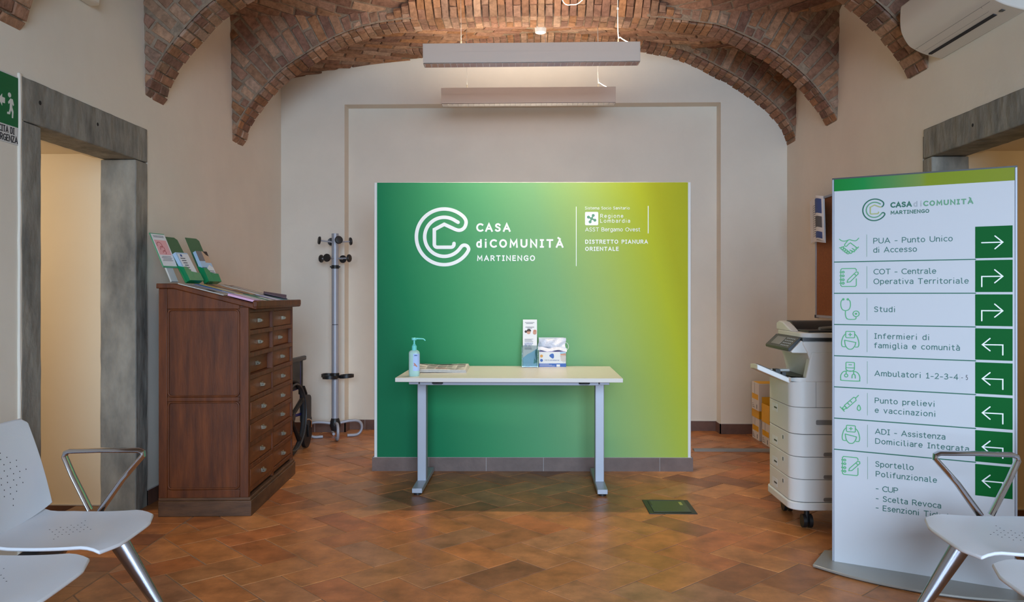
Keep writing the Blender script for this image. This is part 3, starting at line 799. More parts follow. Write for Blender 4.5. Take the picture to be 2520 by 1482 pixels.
# hand sanitiser pump bottle
M['mint'] = mat('mint_plastic', (186, 226, 214), 0.35, trans=0.15)
M['turq'] = mat('turquoise_plastic', (116, 220, 212), 0.35)
M['label_blue'] = mat('label_blue', (176, 200, 238), 0.5)
bt = thing('sanitizer_bottle', 'mint green pump bottle of hand sanitiser standing at the left end of the white table', 'bottle', (-.724, 4.868, TZ), 0.0)
prof = [(.0, 0.0), (.029, 0.0), (.032, .005), (.0332, .02), (.0332, .140), (.031, .149), (.022, .157), (.0145, .160), (0.0, .160)]
mb = MB(); mb.lathe(prof[1:-1], n=40, sy=.72, p=2.9); mb.build('bottle_body', M['mint'], bt)
mb = MB(); mb.lathe([(.0150, .158), (.0152, .160), (.0152, .184), (.0135, .186), (.0095, .190), (.0075, .196), (.0055, .198), (.0055, .222)], n=24); mb.build('pump_collar', M['turq'], bt)
mb = MB(); mb.lathe([(.012, .219), (.0155, .221), (.0155, .233), (.013, .235)], c=(-.001, 0, 0), n=24)
mb.tube([(.008, 0, .2295), (.045, 0, .2285), (.056, 0, .2275), (.063, 0, .223), (.068, 0, .216)], [.005, .0038, .0035, .0035, .003], 10)
mb.build('pump_nozzle', M['turq'], bt)
lab = MB()
def bot(a, z, d=.0006):
    ca, sa = math.cos(a), math.sin(a); r = .0332 + d
    return (r * math.copysign(abs(ca) ** (2 / 2.9), ca), .72 * r * math.copysign(abs(sa) ** (2 / 2.9), sa), z)
for z0, z1, mi in ((.033, .138, 0),):
    A = [math.radians(-92 + i * 8) for i in range(13)]
    vs = [bot(a, z) for a in A for z in (z0, z1)]; lab.add(vs, [(2 * i, 2 * i + 2, 2 * i + 3, 2 * i + 1) for i in range(12)], 0)
lab.build('label', M['label_blue'], bt)
LP = Plane((0, -.0250, 0), (1, 0, 0), (0, 0, 1))
M['skin'] = mat('printed_skin', (196, 132, 108), 0.6)
hp = MB(); LP.poly(hp, [(.001, .083), (.009, .079), (.017, .069), (.024, .060), (.018, .058), (.012, .063), (.004, .066), (.0005, .064), (.0005, .069), (.006, .071), (.001, .077)], .0014)
hp.build('hand_picture', M['skin'], bt)
LP.text('ANIOS', .0035, .1245, .0065, .0185, M['ink_blue'], bt, .02, h=.0012)

# newspaper
def papers(name, label, cat, loc, rz, w, d, h, m, marks, group=None, rot=None, bevel=0.0, mats=None):
    """a sheet or booklet lying flat: marks = (x0, y0, x1, y1, material index)"""
    root_m = [m] + (mats or [])
    mb = MB(); mb.bx(-w / 2, w / 2, -d / 2, d / 2, 0, h, 0)
    pl = Plane((-w / 2, -d / 2, h), (1, 0, 0), (0, 1, 0))
    for x0, y0, x1, y1, k in marks: pl.rect(mb, x0 * w, y0 * d, x1 * w, y1 * d, .0005, k)
    o = mb.build(name, root_m, None, smooth=False, loc=loc, rot=rot or (0, 0, rz))
    return tag(o, label, cat, group)
np_ = thing('newspaper', 'folded newspaper lying flat beside the pump bottle on the white table', 'newspaper', (-.600, 5.285, TZ), math.radians(2))
mb = MB()
def sheetfn(w, d, z, bump):
    return lambda u, v: ((u - .5) * w, (v - .5) * d, z + bump * math.exp(-((u - .02) / .25) ** 2) * math.exp(-((v - .55) / .3) ** 2) + .002 * math.sin(5 * u + 3 * v))
for k in range(4): mb.sheet(sheetfn(.345 - .004 * k, .44 - .006 * k, .006 + .0045 * k, .016 * k / 3), 10, 10, .0035, 0)
mb.build('pages', [M['paper_grey']], np_)
pr = MB()
NPf = sheetfn(.333, .422, .0205, .016)
def npr(u0, v0, u1, v1, k):
    n = 8; vs = []
    for i in range(n + 1):
        for v in (v0, v1): p = NPf(u0 + (u1 - u0) * i / n, v); vs.append((p[0], p[1], p[2] + .0012))
    pr.add(vs, [(2 * i, 2 * i + 2, 2 * i + 3, 2 * i + 1) for i in range(n)], k)
nr = random.Random(4)
for c in range(5):
    for r in range(26):
        if nr.random() < .72: npr(.04 + c * .19, .06 + r * .034, .04 + c * .19 + .16 * (1 if nr.random() < .8 else .6), .06 + r * .034 + .013, 0)
npr(.40, .20, .62, .25, 2); npr(.64, .22, .85, .24, 1); npr(.05, .80, .95, .84, 1); npr(.3, .88, .66, .93, 1); npr(.02, .52, .70, .56, 1)
npr(.70, .005, .84, .03, 1)
pr.build('print', [M['ink'], M['ink_dark'], M['ink_red']], np_)

# leaflet holder with its leaflets
M['acrylic'] = mat('clear_acrylic', (236, 244, 242), 0.02, trans=1.0, ior=1.49)
M['pic_skin'] = mat('leaflet_faces', (196, 146, 122), 0.6); M['pic_hair'] = mat('leaflet_hair', (54, 42, 40), 0.6)
M['pic_blue'] = mat('leaflet_pale_blue', (150, 200, 226), 0.5); M['pic_teal'] = mat('leaflet_teal', (88, 166, 170), 0.5)
lean = math.radians(10.2)
hx, hy = -.0165, 5.452
hold = thing('leaflet_holder', 'clear acrylic leaflet stand on the white table, left of the mask box', 'leaflet holder', (hx, hy, TZ), 0)
mb = MB()
mb.bx(-.056, .056, -.004, .085, 0, .003)                      # foot
def leanbox(mb, x0, x1, y0, z0, z1, t, m=0):
    c = math.tan(lean); vs = []
    for z in (z0, z1):
        for x, y in ((x0, y0), (x1, y0), (x1, y0 + t), (x0, y0 + t)): vs.append((x, y + c * z, z))
    mb.add(vs, [(3, 2, 1, 0), (4, 5, 6, 7), (0, 1, 5, 4), (1, 2, 6, 5), (2, 3, 7, 6), (3, 0, 4, 7)], m)
tiers = [(0.0, .175), (.013, .205), (.026, .24), (.039, .28)]
mb.build('foot_plate', M['acrylic'], hold, bevel=.0008)
mb = MB()
leanbox(mb, -.055, .055, .0, .003, .150, .002)
leanbox(mb, -.055, .055, .0145, .003, .175, .002); leanbox(mb, -.055, .055, .029, .003, .205, .002); leanbox(mb, -.055, .055, .0435, .003, .22, .0025)
for x in (-.0560, .0535): leanbox(mb, x, x + .0025, .0, .003, .15, .045)
mb.build('pockets', M['acrylic'], hold)
def leaflet(label, k, y, top, marks, mats, txt=()):
    root = thing('leaflet', label, 'leaflet', (hx, hy, TZ), 0, 'leaflets in the acrylic stand on the table')
    mb = MB(); leanbox(mb, -.049, .049, y, .005, top, .006); mb.build('pages', M['paper'], root)
    c = math.tan(lean); pl = Plane((-.049, y + c * .005, .005), (1, 0, 0), (0, c, 1)); p = MB()
    for pts, mi in marks: pl.poly(p, pts, .0006, mi)
    if marks: p.build('cover_print', mats, root)
    for s, x, yy, cap, w_, mt, bd in txt: pl.text(s, x, yy, cap, w_, mt, root, bd, h=.0007)
R4 = lambda x0, y0, x1, y1: [(x0, y0), (x1, y0), (x1, y1), (x0, y1)]
leaflet('white leaflet with blue heading and pale blue wave, front tier of the acrylic stand', 0, .003, .214,
        [([(.0, .06), (.03, .085), (.06, .10), (.098, .125), (.098, .0), (.0, .0)], 0), ([(.074, .02), (.098, .03), (.098, .122), (.088, .117), (.080, .07)], 1), (R4(.012, .120, .062, .1225), 2), (R4(.012, .128, .06, .1305), 2)]
        + [(R4(.012, .172 + i * .006, .012 + .06 - .006 * (i % 3), .174 + i * .006), 2) for i in range(4)], [M['pic_blue'], M['pic_teal'], M['ink']],
        (('SCREENING', .012, .158, .0075, .058, M['ink_blue'], .015), ('GRATUITO', .012, .1485, .0075, .052, M['ink_blue'], .015), ('PER HCV', .012, .139, .0075, .046, M['ink_blue'], .015)))
leaflet('leaflet showing two dark-haired faces, second tier of the acrylic stand', 1, .0175, .258,
        [(arc(.040, .238, .014, 0, 360, 16)[:-1], 0), (arc(.082, .234, .013, 0, 360, 16)[:-1], 0), (arc(.042, .246, .015, -10, 190, 14), 1), (arc(.021, .242, .009, 0, 360, 14)[:-1], 1), (arc(.083, .243, .0125, 0, 180, 14), 2)],
        [M['pic_skin'], M['pic_hair'], M['skin']])
leaflet('plain white leaflet with two lines of print, third tier of the acrylic stand', 2, .032, .292, [(R4(.018, .271, .078, .2745), 0), (R4(.030, .263, .064, .266), 0)], [M['ink']])
leaflet('plain white leaflet topmost at the back of the acrylic stand', 3, .0465, .325, [(R4(.014, .303, .08, .306), 0), (R4(.022, .296, .07, .2985), 0)], [M['ink']])

# box of face masks with the plastic packet pulled up
M['mask_blue'] = mat('mask_box_blue', (44, 92, 170), 0.5); M['mask_lilac'] = mat('mask_box_lilac', (136, 132, 184), 0.55)
M['film'] = mat('plastic_film', (222, 222, 230), 0.25, bump=(30, 0.8, 0.02)); M['orange'] = mat('orange_print', (226, 160, 74), 0.6)
bx_ = thing('mask_box', 'open white and blue cardboard box of face masks right of the leaflet stand', 'box', (.139, 5.505, TZ), math.radians(1))
W2 = .094; Hb = .103; D = .10
mb = MB()
mb.bx(-W2, W2, 0, .003, 0, Hb); mb.bx(-W2, -W2 + .003, 0, D, 0, Hb); mb.bx(W2 - .003, W2, 0, D, 0, Hb); mb.bx(-W2, W2, D - .003, D, 0, Hb); mb.bx(-W2, W2, 0, D, 0, .003)
mb.build('carton', M['white_paint'], bx_)
mb = MB(); mb.add([(-W2 + .002, .001, Hb), (W2 - .002, .001, Hb), (W2 - .02, .05, Hb + .012), (-W2 + .018, .05, Hb + .012), (-W2 + .002, .001, Hb - .002), (W2 - .002, .001, Hb - .002), (W2 - .02, .05, Hb + .010), (-W2 + .018, .05, Hb + .010)],
   [(0, 1, 2, 3), (7, 6, 5, 4), (0, 4, 5, 1), (1, 5, 6, 2), (2, 6, 7, 3), (3, 7, 4, 0)]); mb.build('front_flap', M['mask_lilac'], bx_)
mb = MB(); mb.bx(-W2 + .001, W2 - .012, D - .003, D, Hb, Hb + .095); mb.build('lid_flap', M['white_paint'], bx_)
MP = Plane((-W2, -.0003, 0), (1, 0, 0), (0, 0, 1)); p = MB()
MP.rect(p, 0, 0, 2 * W2, .024, .0006, 0); MP.rect(p, .122, .002, .146, .017, .0009, 3)
for i in range(3): MP.rect(p, .006, .006 + i * .006, .11 - .02 * i, .0075 + i * .006, .0009, 3)
MP.disc(p, .0185, .075, .010, .0006, 1); MP.disc(p, .0185, .045, .010, .0006, 0)
MP.poly(p, catmull([(.072, .077), (.088, .091), (.102, .088), (.104, .066), (.094, .058)], 5, True), .0008, 0)
MP.poly(p, [(.146, .101), (2 * W2 - .002, .101), (2 * W2 - .002, .078), (.150, .080)], .0006, 2)
MP.poly(p, [(.146, .101), (2 * W2 - .002, .101), (2 * W2 - .002, .095), (.146, .090)], .0008, 5)
MP.poly(p, [(.146, .080), (2 * W2 - .002, .078), (2 * W2 - .004, .036), (.170, .030), (.152, .044)], .0008, 4)
for yy in (.046, .058, .068): MP.rect(p, .151, yy, .183, yy + .0015, .001, 2)
p.build('box_print', [M['mask_blue'], M['orange'], M['pic_skin'], M['white_paint'], M['paper_grey'], M['pic_blue']], bx_)
MP.text('THD F3', .038, .0425, .0075, .034, M['ink'], bx_, 0, h=.0009)
MP.text('whitebarrier', .076, .0425, .0075, .066, M['ink_blue'], bx_, .012, h=.0009)
pk = thing('mask_packet', 'crinkled clear plastic packet of white masks standing up out of the open mask box', 'packet', (.139, 5.505, TZ), math.radians(1))
mb = MB()
kr = random.Random(2)
mb.sheet(lambda u, v: (-.096 + .19 * u + .004 * math.sin(9 * v), .050 + .012 * math.sin(3 * u + 5 * v) + .006 * math.sin(14 * u - 9 * v), .088 + .105 * v - .004 * math.sin(5 * u)), 14, 12, Vector((0, .018, 0)))
mb.sheet(lambda u, v: (-.100 + .200 * u, .012 + .03 * v + .004 * math.sin(17 * u), Hb + .008 + .022 * v + .006 * math.sin(10 * u + 1)), 16, 3, .002)
mb.build('film', M['film'], pk)
mb = MB(); mb.tube(catmull([(.088, .05, .165, ), (.105, .045, .160), (.114, .04, .135), (.100, .035, .112), (.086, .04, .105)], 6), .0018, 6); mb.build('ear_loop', M['white_paint'], pk)

# floor socket lid
fb = thing('floor_box', 'dark green-grey square floor socket lid set in the tiles right of the table', 'floor box', (.803, 4.703, 0), 0)
mb = MB(); mb.bx(-.137, .137, -.152, .152, -.002, .004); mb.build('frame', M['black_plastic'], fb, bevel=.002)
M['lid_green'] = mat('lid_green_grey', (52, 60, 52), 0.35)
mb = MB(); mb.bx(-.108, .108, -.125, .125, .004, .0075); mb.build('lid', M['lid_green'], fb, bevel=.002)
mb = MB(); mb.bx(.068, .085, .02, .085, .0075, .0085); mb.build('sticker', mat('yellow_green_sticker', (158, 164, 88), 0.5), fb)
mb = MB(); mb.bx(-.104, -.096, .01, .12, .0075, .0090); mb.bx(-.1, .09, .121, .126, .0075, .009); mb.build('grip', M['black_plastic'], fb)

# cable cover on the floor
mb = MB(); mb.prism([(-.045, 0), (.045, 0), (.032, .012), (.018, .016), (-.018, .016), (-.032, .012)], (1.29, 6.415, 0), (0, 1, 0), (0, 0, 1), (1, 0, 0), .98)
tag(mb.build('cable_cover', M['mid_grey']), 'long grey rounded cable cover on the floor running behind the printer', 'cable cover')

# ------------------------------------------------------------------ walnut drawer cabinet
CR = math.radians(3.6)
cab = thing('drawer_cabinet', 'tall brown walnut cabinet of sixteen small drawers with a sloping top', 'cabinet', (-1.600, 4.462, 0), CR)
CD, CLn = 0.500, 1.035           # depth to the wall, length along it
# carcass: hollow at the drawer fronts
mb = MB()
side = [(-CD, .105), (0, .105), (0, 1.178), (-.415, 1.285), (-CD, 1.285)]
mb.prism(side, (0, 0, 0), (1, 0, 0), (0, 0, 1), (0, -1, 0), -.022)
mb.prism(side, (0, CLn, 0), (1, 0, 0), (0, 0, 1), (0, -1, 0), .022)
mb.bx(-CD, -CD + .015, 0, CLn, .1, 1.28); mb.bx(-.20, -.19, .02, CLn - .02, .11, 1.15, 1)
RZ0, RP = .140, .1275
for k in range(9):
    z = RZ0 + k * RP; mb.bx(-.19, 0, .022, CLn - .022, z - .013, z + .013)
mb.bx(-.19, 0, .022, CLn - .022, RZ0 + 8 * RP, 1.172)
mb.bx(-.19, 0, CLn / 2 - .013, CLn / 2 + .013, .11, 1.16)
mb.build('carcass', [M['wood'], M['wood_dark']], cab, bevel=.002)
# framed end panel facing the room entrance
mb = MB(); t = -.010
for x0, x1, z0, z1 in ((-CD, -.452, .105, 1.284), (-.05, .0, .105, 1.178), (-.452, -.05, .105, .150), (-.452, -.05, .648, .672)):
    mb.bx(x0, x1, t, .0, z0, z1)
mb.prism([(-.452, 1.168), (-.05, 1.168), (-.05, 1.19), (-.415, 1.284), (-.452, 1.284)], (0, 0, 0), (1, 0, 0), (0, 0, 1), (0, -1, 0), .010)
mb.build('side_frame', M['wood'], cab, bevel=.003)
for z0, z1 in ((.150, .648), (.672, 1.168)):
    mb = MB(); mb.bx(-.443, -.058, -.003, .001, z0 + .008, z1 - .008)
    rr = rrect(-.447, z0 + .005, -.055, z1 - .005, .022)
    mb.tube([(p[0], -.007, p[1]) for p in rr], .0055, 8, closed=True)
    mb.build('side_panel', M['wood'], cab, bevel=.001)
# plinth
mb = MB(); mb.bx(-CD - .002, .016, -.014, CLn + .014, 0, .088); mb.bx(-CD - .002, .010, -.010, CLn + .010, .088, .106)
mb.build('plinth', M['wood_worn'], cab, bevel=.004)
# lid
mb = MB()
lid = [(-CD - .01, 1.284), (-.415, 1.284), (.040, 1.166), (.050, 1.170), (.050, 1.196), (.040, 1.203), (.026, 1.199), (-.412, 1.312), (-CD - .01, 1.312)]
mb.prism(lid, (0, -.020, 0), (1, 0, 0), (0, 0, 1), (0, -1, 0), -(CLn + .04))
mb.f = [tuple(reversed(f)) for f in mb.f]
lr = mb.build('lid', M['wood'], cab, bevel=.004)
mb = MB(); mb.bx(.026, .052, -.024, CLn + .024, 1.176, 1.215); mb.build('lid_lip', M['wood'], cab, bevel=.006)
# drawers
dr = random.Random(21)
deep = {(0, 7): .016, (1, 7): .006, (0, 6): .018, (1, 6): .024, (0, 5): .032, (1, 5): .014, (0, 4): .006, (1, 4): .007, (1, 2): .012}
for r in range(8):
    for c in range(2):
        y0, y1 = (.026, CLn / 2 - .015) if c == 0 else (CLn / 2 + .015, CLn - .026)
        z0 = RZ0 + r * RP + .0145; z1 = RZ0 + (r + 1) * RP - .0145
        d = deep.get((c, r), dr.choice((-.005, -.003, .004, .006)))
        mb = MB(); mb.bx(-.16 - d, -.001 - d, y0 + .002, y1 - .002, z0, z1)
        w = mb.build('drawer', M['wood_drawer'], cab, bevel=.0025)
        yc, zc = (y0 + y1) / 2 + dr.uniform(-.012, .012), (z0 + z1) / 2
        h = MB(); h.bx(-.001 - d, .002 - d, yc - .028, yc + .028, zc - .013, zc + .013, 0)
        h.bx(.002 - d, .018 - d, yc - .027, yc - .006, zc - .010, zc + .011, 0); h.tube([(.018 - d, yc - .027, zc), (.018 - d, yc - .006, zc)], .0095, 10, m=0)
        h.bx(.002 - d, .004 - d, yc - .001, yc + .025, zc - .009, zc + .009, 1)
        h.build('handle', [M['nickel'], M['card']], w, bevel=.0012)

# what lies on the sloping lid.  local frame of the lid slope
LA = math.atan2(.113, .438)      # slope, falling towards the drawers
cabM = Matrix.Translation(Vector((-1.600, 4.462, 0))) @ Matrix.Rotation(CR, 4, 'Z')
def on_lid(x, y, lift=0.0):
    z = 1.199 + (.026 - x) * math.tan(LA) if x > -.412 else 1.312
    n = Vector((math.sin(LA), 0, math.cos(LA))) if x > -.412 else Vector((0, 0, 1))
    return cabM @ (Vector((x, y, z)) + n * (.0012 + lift))
G_LID = 'printed matter laid out on the sloping cabinet lid'
def lidsheet(name, label, cat, x, y, w, d, h, yaw, m, marks=(), mats=None, lift=0.0):
    """w runs down the slope, d along the cabinet"""
    loc = on_lid(x, y, lift)
    Rm = Matrix.Rotation(CR, 3, 'Z') @ Matrix.Rotation(LA, 3, 'Y') @ Matrix.Rotation(yaw, 3, 'Z')
    return papers(name, label, cat, loc, 0, w, d, h, m, marks, G_LID, rot=Rm.to_euler(), mats=mats)
M['c_blue'] = mat('folder_blue', (64, 112, 186), 0.45); M['c_yel'] = mat('booklet_ochre', (206, 180, 104), 0.5); M['c_pink'] = mat('leaflet_pink', (226, 176, 208), 0.6)
M['c_brown'] = mat('booklet_brown', (112, 82, 66), 0.5); M['c_green'] = mat('booklet_green', (52, 118, 88), 0.5); M['c_olive'] = mat('booklet_sage', (112, 134, 100), 0.5)
M['c_orange'] = mat('booklet_tan', (204, 156, 108), 0.5); M['c_lilac'] = mat('leaflet_lilac', (178, 172, 212), 0.55); M['c_dark'] = mat('leaflet_mauve_dark', (92, 78, 90), 0.5); M['c_teal'] = mat('leaflet_teal_green', (72, 140, 128), 0.5)
tx = lambda k: [(.1, .1 + i * .09, .9 - .25 * (i % 3 == 2), .13 + i * .09, k) for i in range(9)]
lidsheet('newspaper', 'grey open newspaper at the near end of the cabinet lid, behind the pink leaflets', 'newspaper', -.275, .112, .26, .215, .004, .03, M['paper_grey'], tx(1) + [(.55, .15, .75, .45, 2)], [M['ink'], M['ink_dark']])
lidsheet('leaflet', 'stack of pink leaflets at the near front corner of the cabinet lid', 'leaflets', -.055, .090, .15, .15, .012, .02, M['c_pink'], [(.0, .42, 1, .47, 1), (0, .66, 1, .69, 1), (.0, .72, 1, 1, 2)], [M['c_lilac'], M['paper']], lift=.0045)
lidsheet('folder', 'long bright blue folder lying across the cabinet lid beside the grey newspaper', 'folder', -.245, .275, .30, .085, .005, -.04, M['c_blue'], [(.55, .1, .98, .3, 1)], [M['paper']])
lidsheet('booklet', 'green and sage booklet on the front of the lid, next to the pink leaflets', 'booklet', -.075, .245, .15, .105, .006, .02, M['c_green'], [(.05, .3, .6, .98, 1), (.62, .35, .98, .98, 2)], [M['c_olive'], M['paper']])
lidsheet('booklet', 'ochre yellow booklet at the back of the lid just beyond the blue folder', 'booklet', -.275, .385, .23, .10, .006, -.03, M['c_yel'], [(.4, .2, .9, .9, 1)], [M['paper_grey']])
lidsheet('leaflet', 'white leaflet with a black band in the front row between two green booklets', 'leaflet', -.085, .365, .17, .10, .004, .03, M['paper'], [(.5, .05, .95, .2, 1), (.1, .4, .8, .5, 2)], [M['ink_dark'], M['ink']])
lidsheet('booklet', 'dark brown photo booklet in the back row behind the tan booklet', 'booklet', -.275, .500, .25, .10, .007, -.05, M['c_brown'], [(.1, .4, .6, .9, 1)], [M['c_orange']])
lidsheet('booklet', 'green booklet with a white lower half in the middle of the front row', 'booklet', -.085, .490, .19, .115, .006, .02, M['c_green'], [(.5, .3, .98, .98, 1), (.06, .6, .45, .95, 2)], [M['paper'], M['c_olive']])
lidsheet('booklet', 'tan photo booklet in the back row beyond the brown one', 'booklet', -.275, .620, .25, .105, .006, -.03, M['c_orange'], [(.2, .3, .9, .5, 1), (.1, .6, .5, .9, 2)], [M['c_brown'], M['paper_grey']])
lidsheet('leaflet', 'plain white sheet in the front row beyond the half white green booklet', 'leaflet', -.085, .615, .19, .11, .004, .05, M['paper'], tx(1), [M['ink']])
lidsheet('folder', 'white folder with a dark spine in the back row of the lid', 'folder', -.265, .745, .27, .115, .008, -.03, M['paper_grey'], [(0, .82, 1, 1, 1)], [M['ink_dark']])
lidsheet('leaflet', 'lilac and white leaflet in the front row near the far end of the lid', 'leaflet', -.085, .740, .18, .11, .005, .03, M['c_lilac'], [(.3, .2, .9, .6, 1)], [M['paper']])
lidsheet('leaflet', 'teal green leaflet at the far front corner of the cabinet lid', 'leaflet', -.075, .930, .16, .12, .004, .06, M['c_teal'], [(.3, .2, .9, .5, 1)], [M['c_blue']])
lidsheet('leaflet', 'white leaflet with blue print at the far back end of the cabinet lid', 'leaflet', -.265, .880, .22, .12, .004, .02, M['paper'], [(.1, .1, .5, .4, 1)], [M['c_lilac']])
dk = thing('leaflet', 'dark mauve leaflet with curled corners at the far end of the lid', 'leaflet', on_lid(-.075, .845, .004), 0, G_LID)
dk.rotation_euler = (Matrix.Rotation(CR, 3, 'Z') @ Matrix.Rotation(LA, 3, 'Y') @ Matrix.Rotation(.35, 3, 'Z')).to_euler()
mb = MB(); mb.sheet(lambda u, v: ((u - .5) * .15, (v - .5) * .10, .004 + .02 * abs(v - .45) ** 1.5 * 2 + .012 * u * v), 8, 8, .003); mb.build('pages', M['c_dark'], dk)

# green leaflet stands leaning on the wall
M['st_green'] = mat('stand_dark_green', (54, 104, 68), 0.4); M['st_bright'] = mat('stand_green', (10, 138, 84), 0.22, coat=.4); M['st_blue'] = mat('leaflet_light_blue', (178, 206, 230), 0.5)
def frame(o, wdir, back):   # o: lower near corner; wdir horizontal; back = (dx, dy, dz) vector up the leaning plate
    w = Vector(wdir).normalized(); u = Vector(back).normalized(); n = w.cross(u).normalized(); return Vector(o), w, u, n
def stand(label, o, wdir, up, w_, H, leaf_label, leaf_h, kind):
    o, w, u, n = frame(o, wdir, up); 
    root = thing('leaflet_stand', label, 'leaflet stand', o, 0, 'green leaflet stands on the cabinet')
    R0 = Vector((0, 0, 0))
    mb = MB(); mb.prism([(0, 0), (w_, 0), (w_, H - .015), (w_ - .02, H), (0.0, H)], R0, w, u, n, .003); mb.build('back_panel', M['st_green'], root)
    mb = MB(); d = .036
    f0 = R0 + n * d
    mb.prism([(0, 0), (w_ * .42, 0), (w_ * .40, .072), (w_ * .22, .095), (.0, .092)], R0 + n * d + u * .0, w, u, n, .003)
    mb.prism([(w_ * .42, 0), (w_, 0), (w_, .055), (w_ * .80, .055), (w_ * .42, .062)], R0 + n * d, w, u, n, .003)
    mb.prism([(0, 0), (d, 0), (d, .092), (0, .125)], R0 + w * .0, n, u, n.cross(u), -.003)
    mb.prism([(0, 0), (d, 0), (d, .055), (0, .085)], R0 + w * w_, n, u, n.cross(u), .003)
    mb.prism([(0, 0), (w_, 0), (w_, d), (0, d)], R0, w, n, u * -1, -.003)
    mb.build('pocket', M['st_bright'], root)
    lf = thing('leaflet', leaf_label, 'leaflet', o, 0, 'leaflets in the green stands')
    mb = MB(); mb.prism([(.008, .006), (w_ - .010, .006), (w_ - .010, leaf_h), (.008, leaf_h)], n * .006, w, u, n, .022)
    mb.build('pages', M['st_blue'], lf)
    pl = Plane(n * .0282 + w * .008 + u * .006, w, u); p = MB(); lw = w_ - .018
    if kind == 0:
        pl.rect(p, .012, .0, lw, leaf_h - .015, .0006, 0)
        for i in range(6): pl.rect(p, .02 + .003 * i, leaf_h - .05 - i * .016, .062, leaf_h - .044 - i * .016, .0012, 1)
        pl.rect(p, .03, leaf_h - .035, .045, leaf_h - .02, .0012, 2)
    else:
        pl.rect(p, 0, leaf_h - .075, lw * .5, leaf_h - .006, .0006, 3); pl.rect(p, lw * .5, leaf_h - .085, lw, leaf_h - .006, .0006, 4)
        pl.poly(p, [(lw * .62, leaf_h - .006), (lw, leaf_h - .006), (lw, leaf_h - .04), (lw * .8, leaf_h - .03)], .0012, 5)
        pl.poly(p, [(lw * .42, 0), (lw, 0), (lw, .095), (lw * .72, .115), (lw * .42, .09)], .0012, 0)
        for i in range(5): pl.rect(p, lw * .5, .030 + i * .010, lw * .92, .034 + i * .010, .0016, 1)
        pl.rect(p, 0, .092, lw * .4, .096, .0012, 2)
    p.build('cover_print', [M['paper'], M['ink'], M['ink_blue'], mat('photo_grey', (126, 122, 124), .5), mat('photo_tan', (204, 168, 138), .5), M['pic_hair']], lf)
zt = 1.3145
stand('dark green leaflet stand with a tilted white leaflet, nearer of the two on the cabinet', (-2.038, 4.630, zt), (.03, .12, 0), (-.165, .045, .285), .125, .325, 'white and pale blue leaflet in the nearer green stand, lettered down its cover', .20, 0)
stand('dark green leaflet stand standing alone, farther of the two on the cabinet', (-2.018, 4.850, zt), (.03, .12, 0), (-.135, .035, .285), .125, .32, 'leaflet with a photo of a person at its top in the farther green stand', .215, 1)
po, pw, pu, pn = frame((-2.124, 4.528, 1.405), (.03, .115, 0), (-.105, .045, .205))
ps = thing('information_card', 'white card with a pink picture and green border tucked beside the nearer green stand', 'card', po, 0)
mb = MB(); mb.prism([(0, 0), (.122, 0), (.122, .232), (0, .232)], Vector(), pw, pu, pn, .004); mb.build('card', [mat('card_green_edge', (70, 160, 120), .5)], ps)
pl = Plane(pn * .0042, pw, pu); p = MB()
pl.rect(p, .006, .010, .122, .226, .0006, 0); pl.rect(p, .014, .085, .112, .185, .0012, 1)
for i in range(4): pl.rect(p, .02 + .006 * (i % 2), .045 + i * .009, .105 - .006 * (i % 2), .048 + i * .009, .0012, 2)
for i in range(2): pl.rect(p, .02, .204 + i * .008, .105, .207 + i * .008, .0012, 2)
for cx, cy, r in ((.042, .150, .020), (.055, .125, .018), (.062, .102, .012)): pl.stroke(p, [(cx + r * math.cos(t / 10 * PI), cy + r * math.sin(t / 10 * PI)) for t in range(-4, 12)], .003, .0016, m=3)
p.build('print', [M['paper'], mat('print_pink', (236, 176, 178), .6), M['ink'], M['ink_red']], ps)
mb = MB(); mb.prism([(.03, -.09), (.085, -.09), (.085, .02), (.03, .02)], pn * -.012, pw, pu, pn, .010); mb.build('support', mat('card_clear_grey', (178, 190, 196), .3), ps)

# ------------------------------------------------------------------ coat stand
cs = thing('coat_stand', 'grey metal coat stand with black knobs and a looped four-arm base', 'coat stand', (-1.722, 6.915, 0), 0)
mb = MB(); mb.cyl((0, 0, .14), (0, 0, .985), .030, 28); mb.build('pole', M['alu_paint'], cs)
mb = MB(); mb.cyl((0, 0, .990), (0, 0, 1.782), .0295, 28); mb.cyl((0, 0, .985), (0, 0, .990), .027, 24, 1); mb.build('pole', [M['alu_paint'], M['black_plastic']], cs)
mb = MB(); mb.lathe([(.030, 1.475), (.036, 1.477), (.036, 1.490), (.032, 1.492), (.032, 1.505), (.029, 1.506)]); 
for a in (0, 180): mb.box((.036 * math.cos(math.radians(a)), 0, 1.492), (.014, .02, .012))
mb.build('collar', M['black_plastic'], cs)
for z, offs in ((1.705, 27), (1.565, -16)):
    for k in range(4):
        a = math.radians(offs + 90 * k); d = Vector((math.cos(a), math.sin(a), .10 if z > 1.6 else .0)).normalized()
        b = Vector((0, 0, z))
        h = MB(); h.cyl(b + d * .022, b + d * .135, .0065, 12); hk = h.build('hook', M['alu_paint'], cs)
        kn = MB(); kn.tube([b + d * t for t in (.128, .131, .140, .147, .149)], [.024, .034, .035, .030, .015], 20); kn.build('knob', M['black_plastic'], hk)
mb = MB(); mb.lathe([(.0315, .520), (.036, .522), (.036, .562), (.0315, .566)])
rg = mb.build('umbrella_holder', M['black_plastic'], cs)
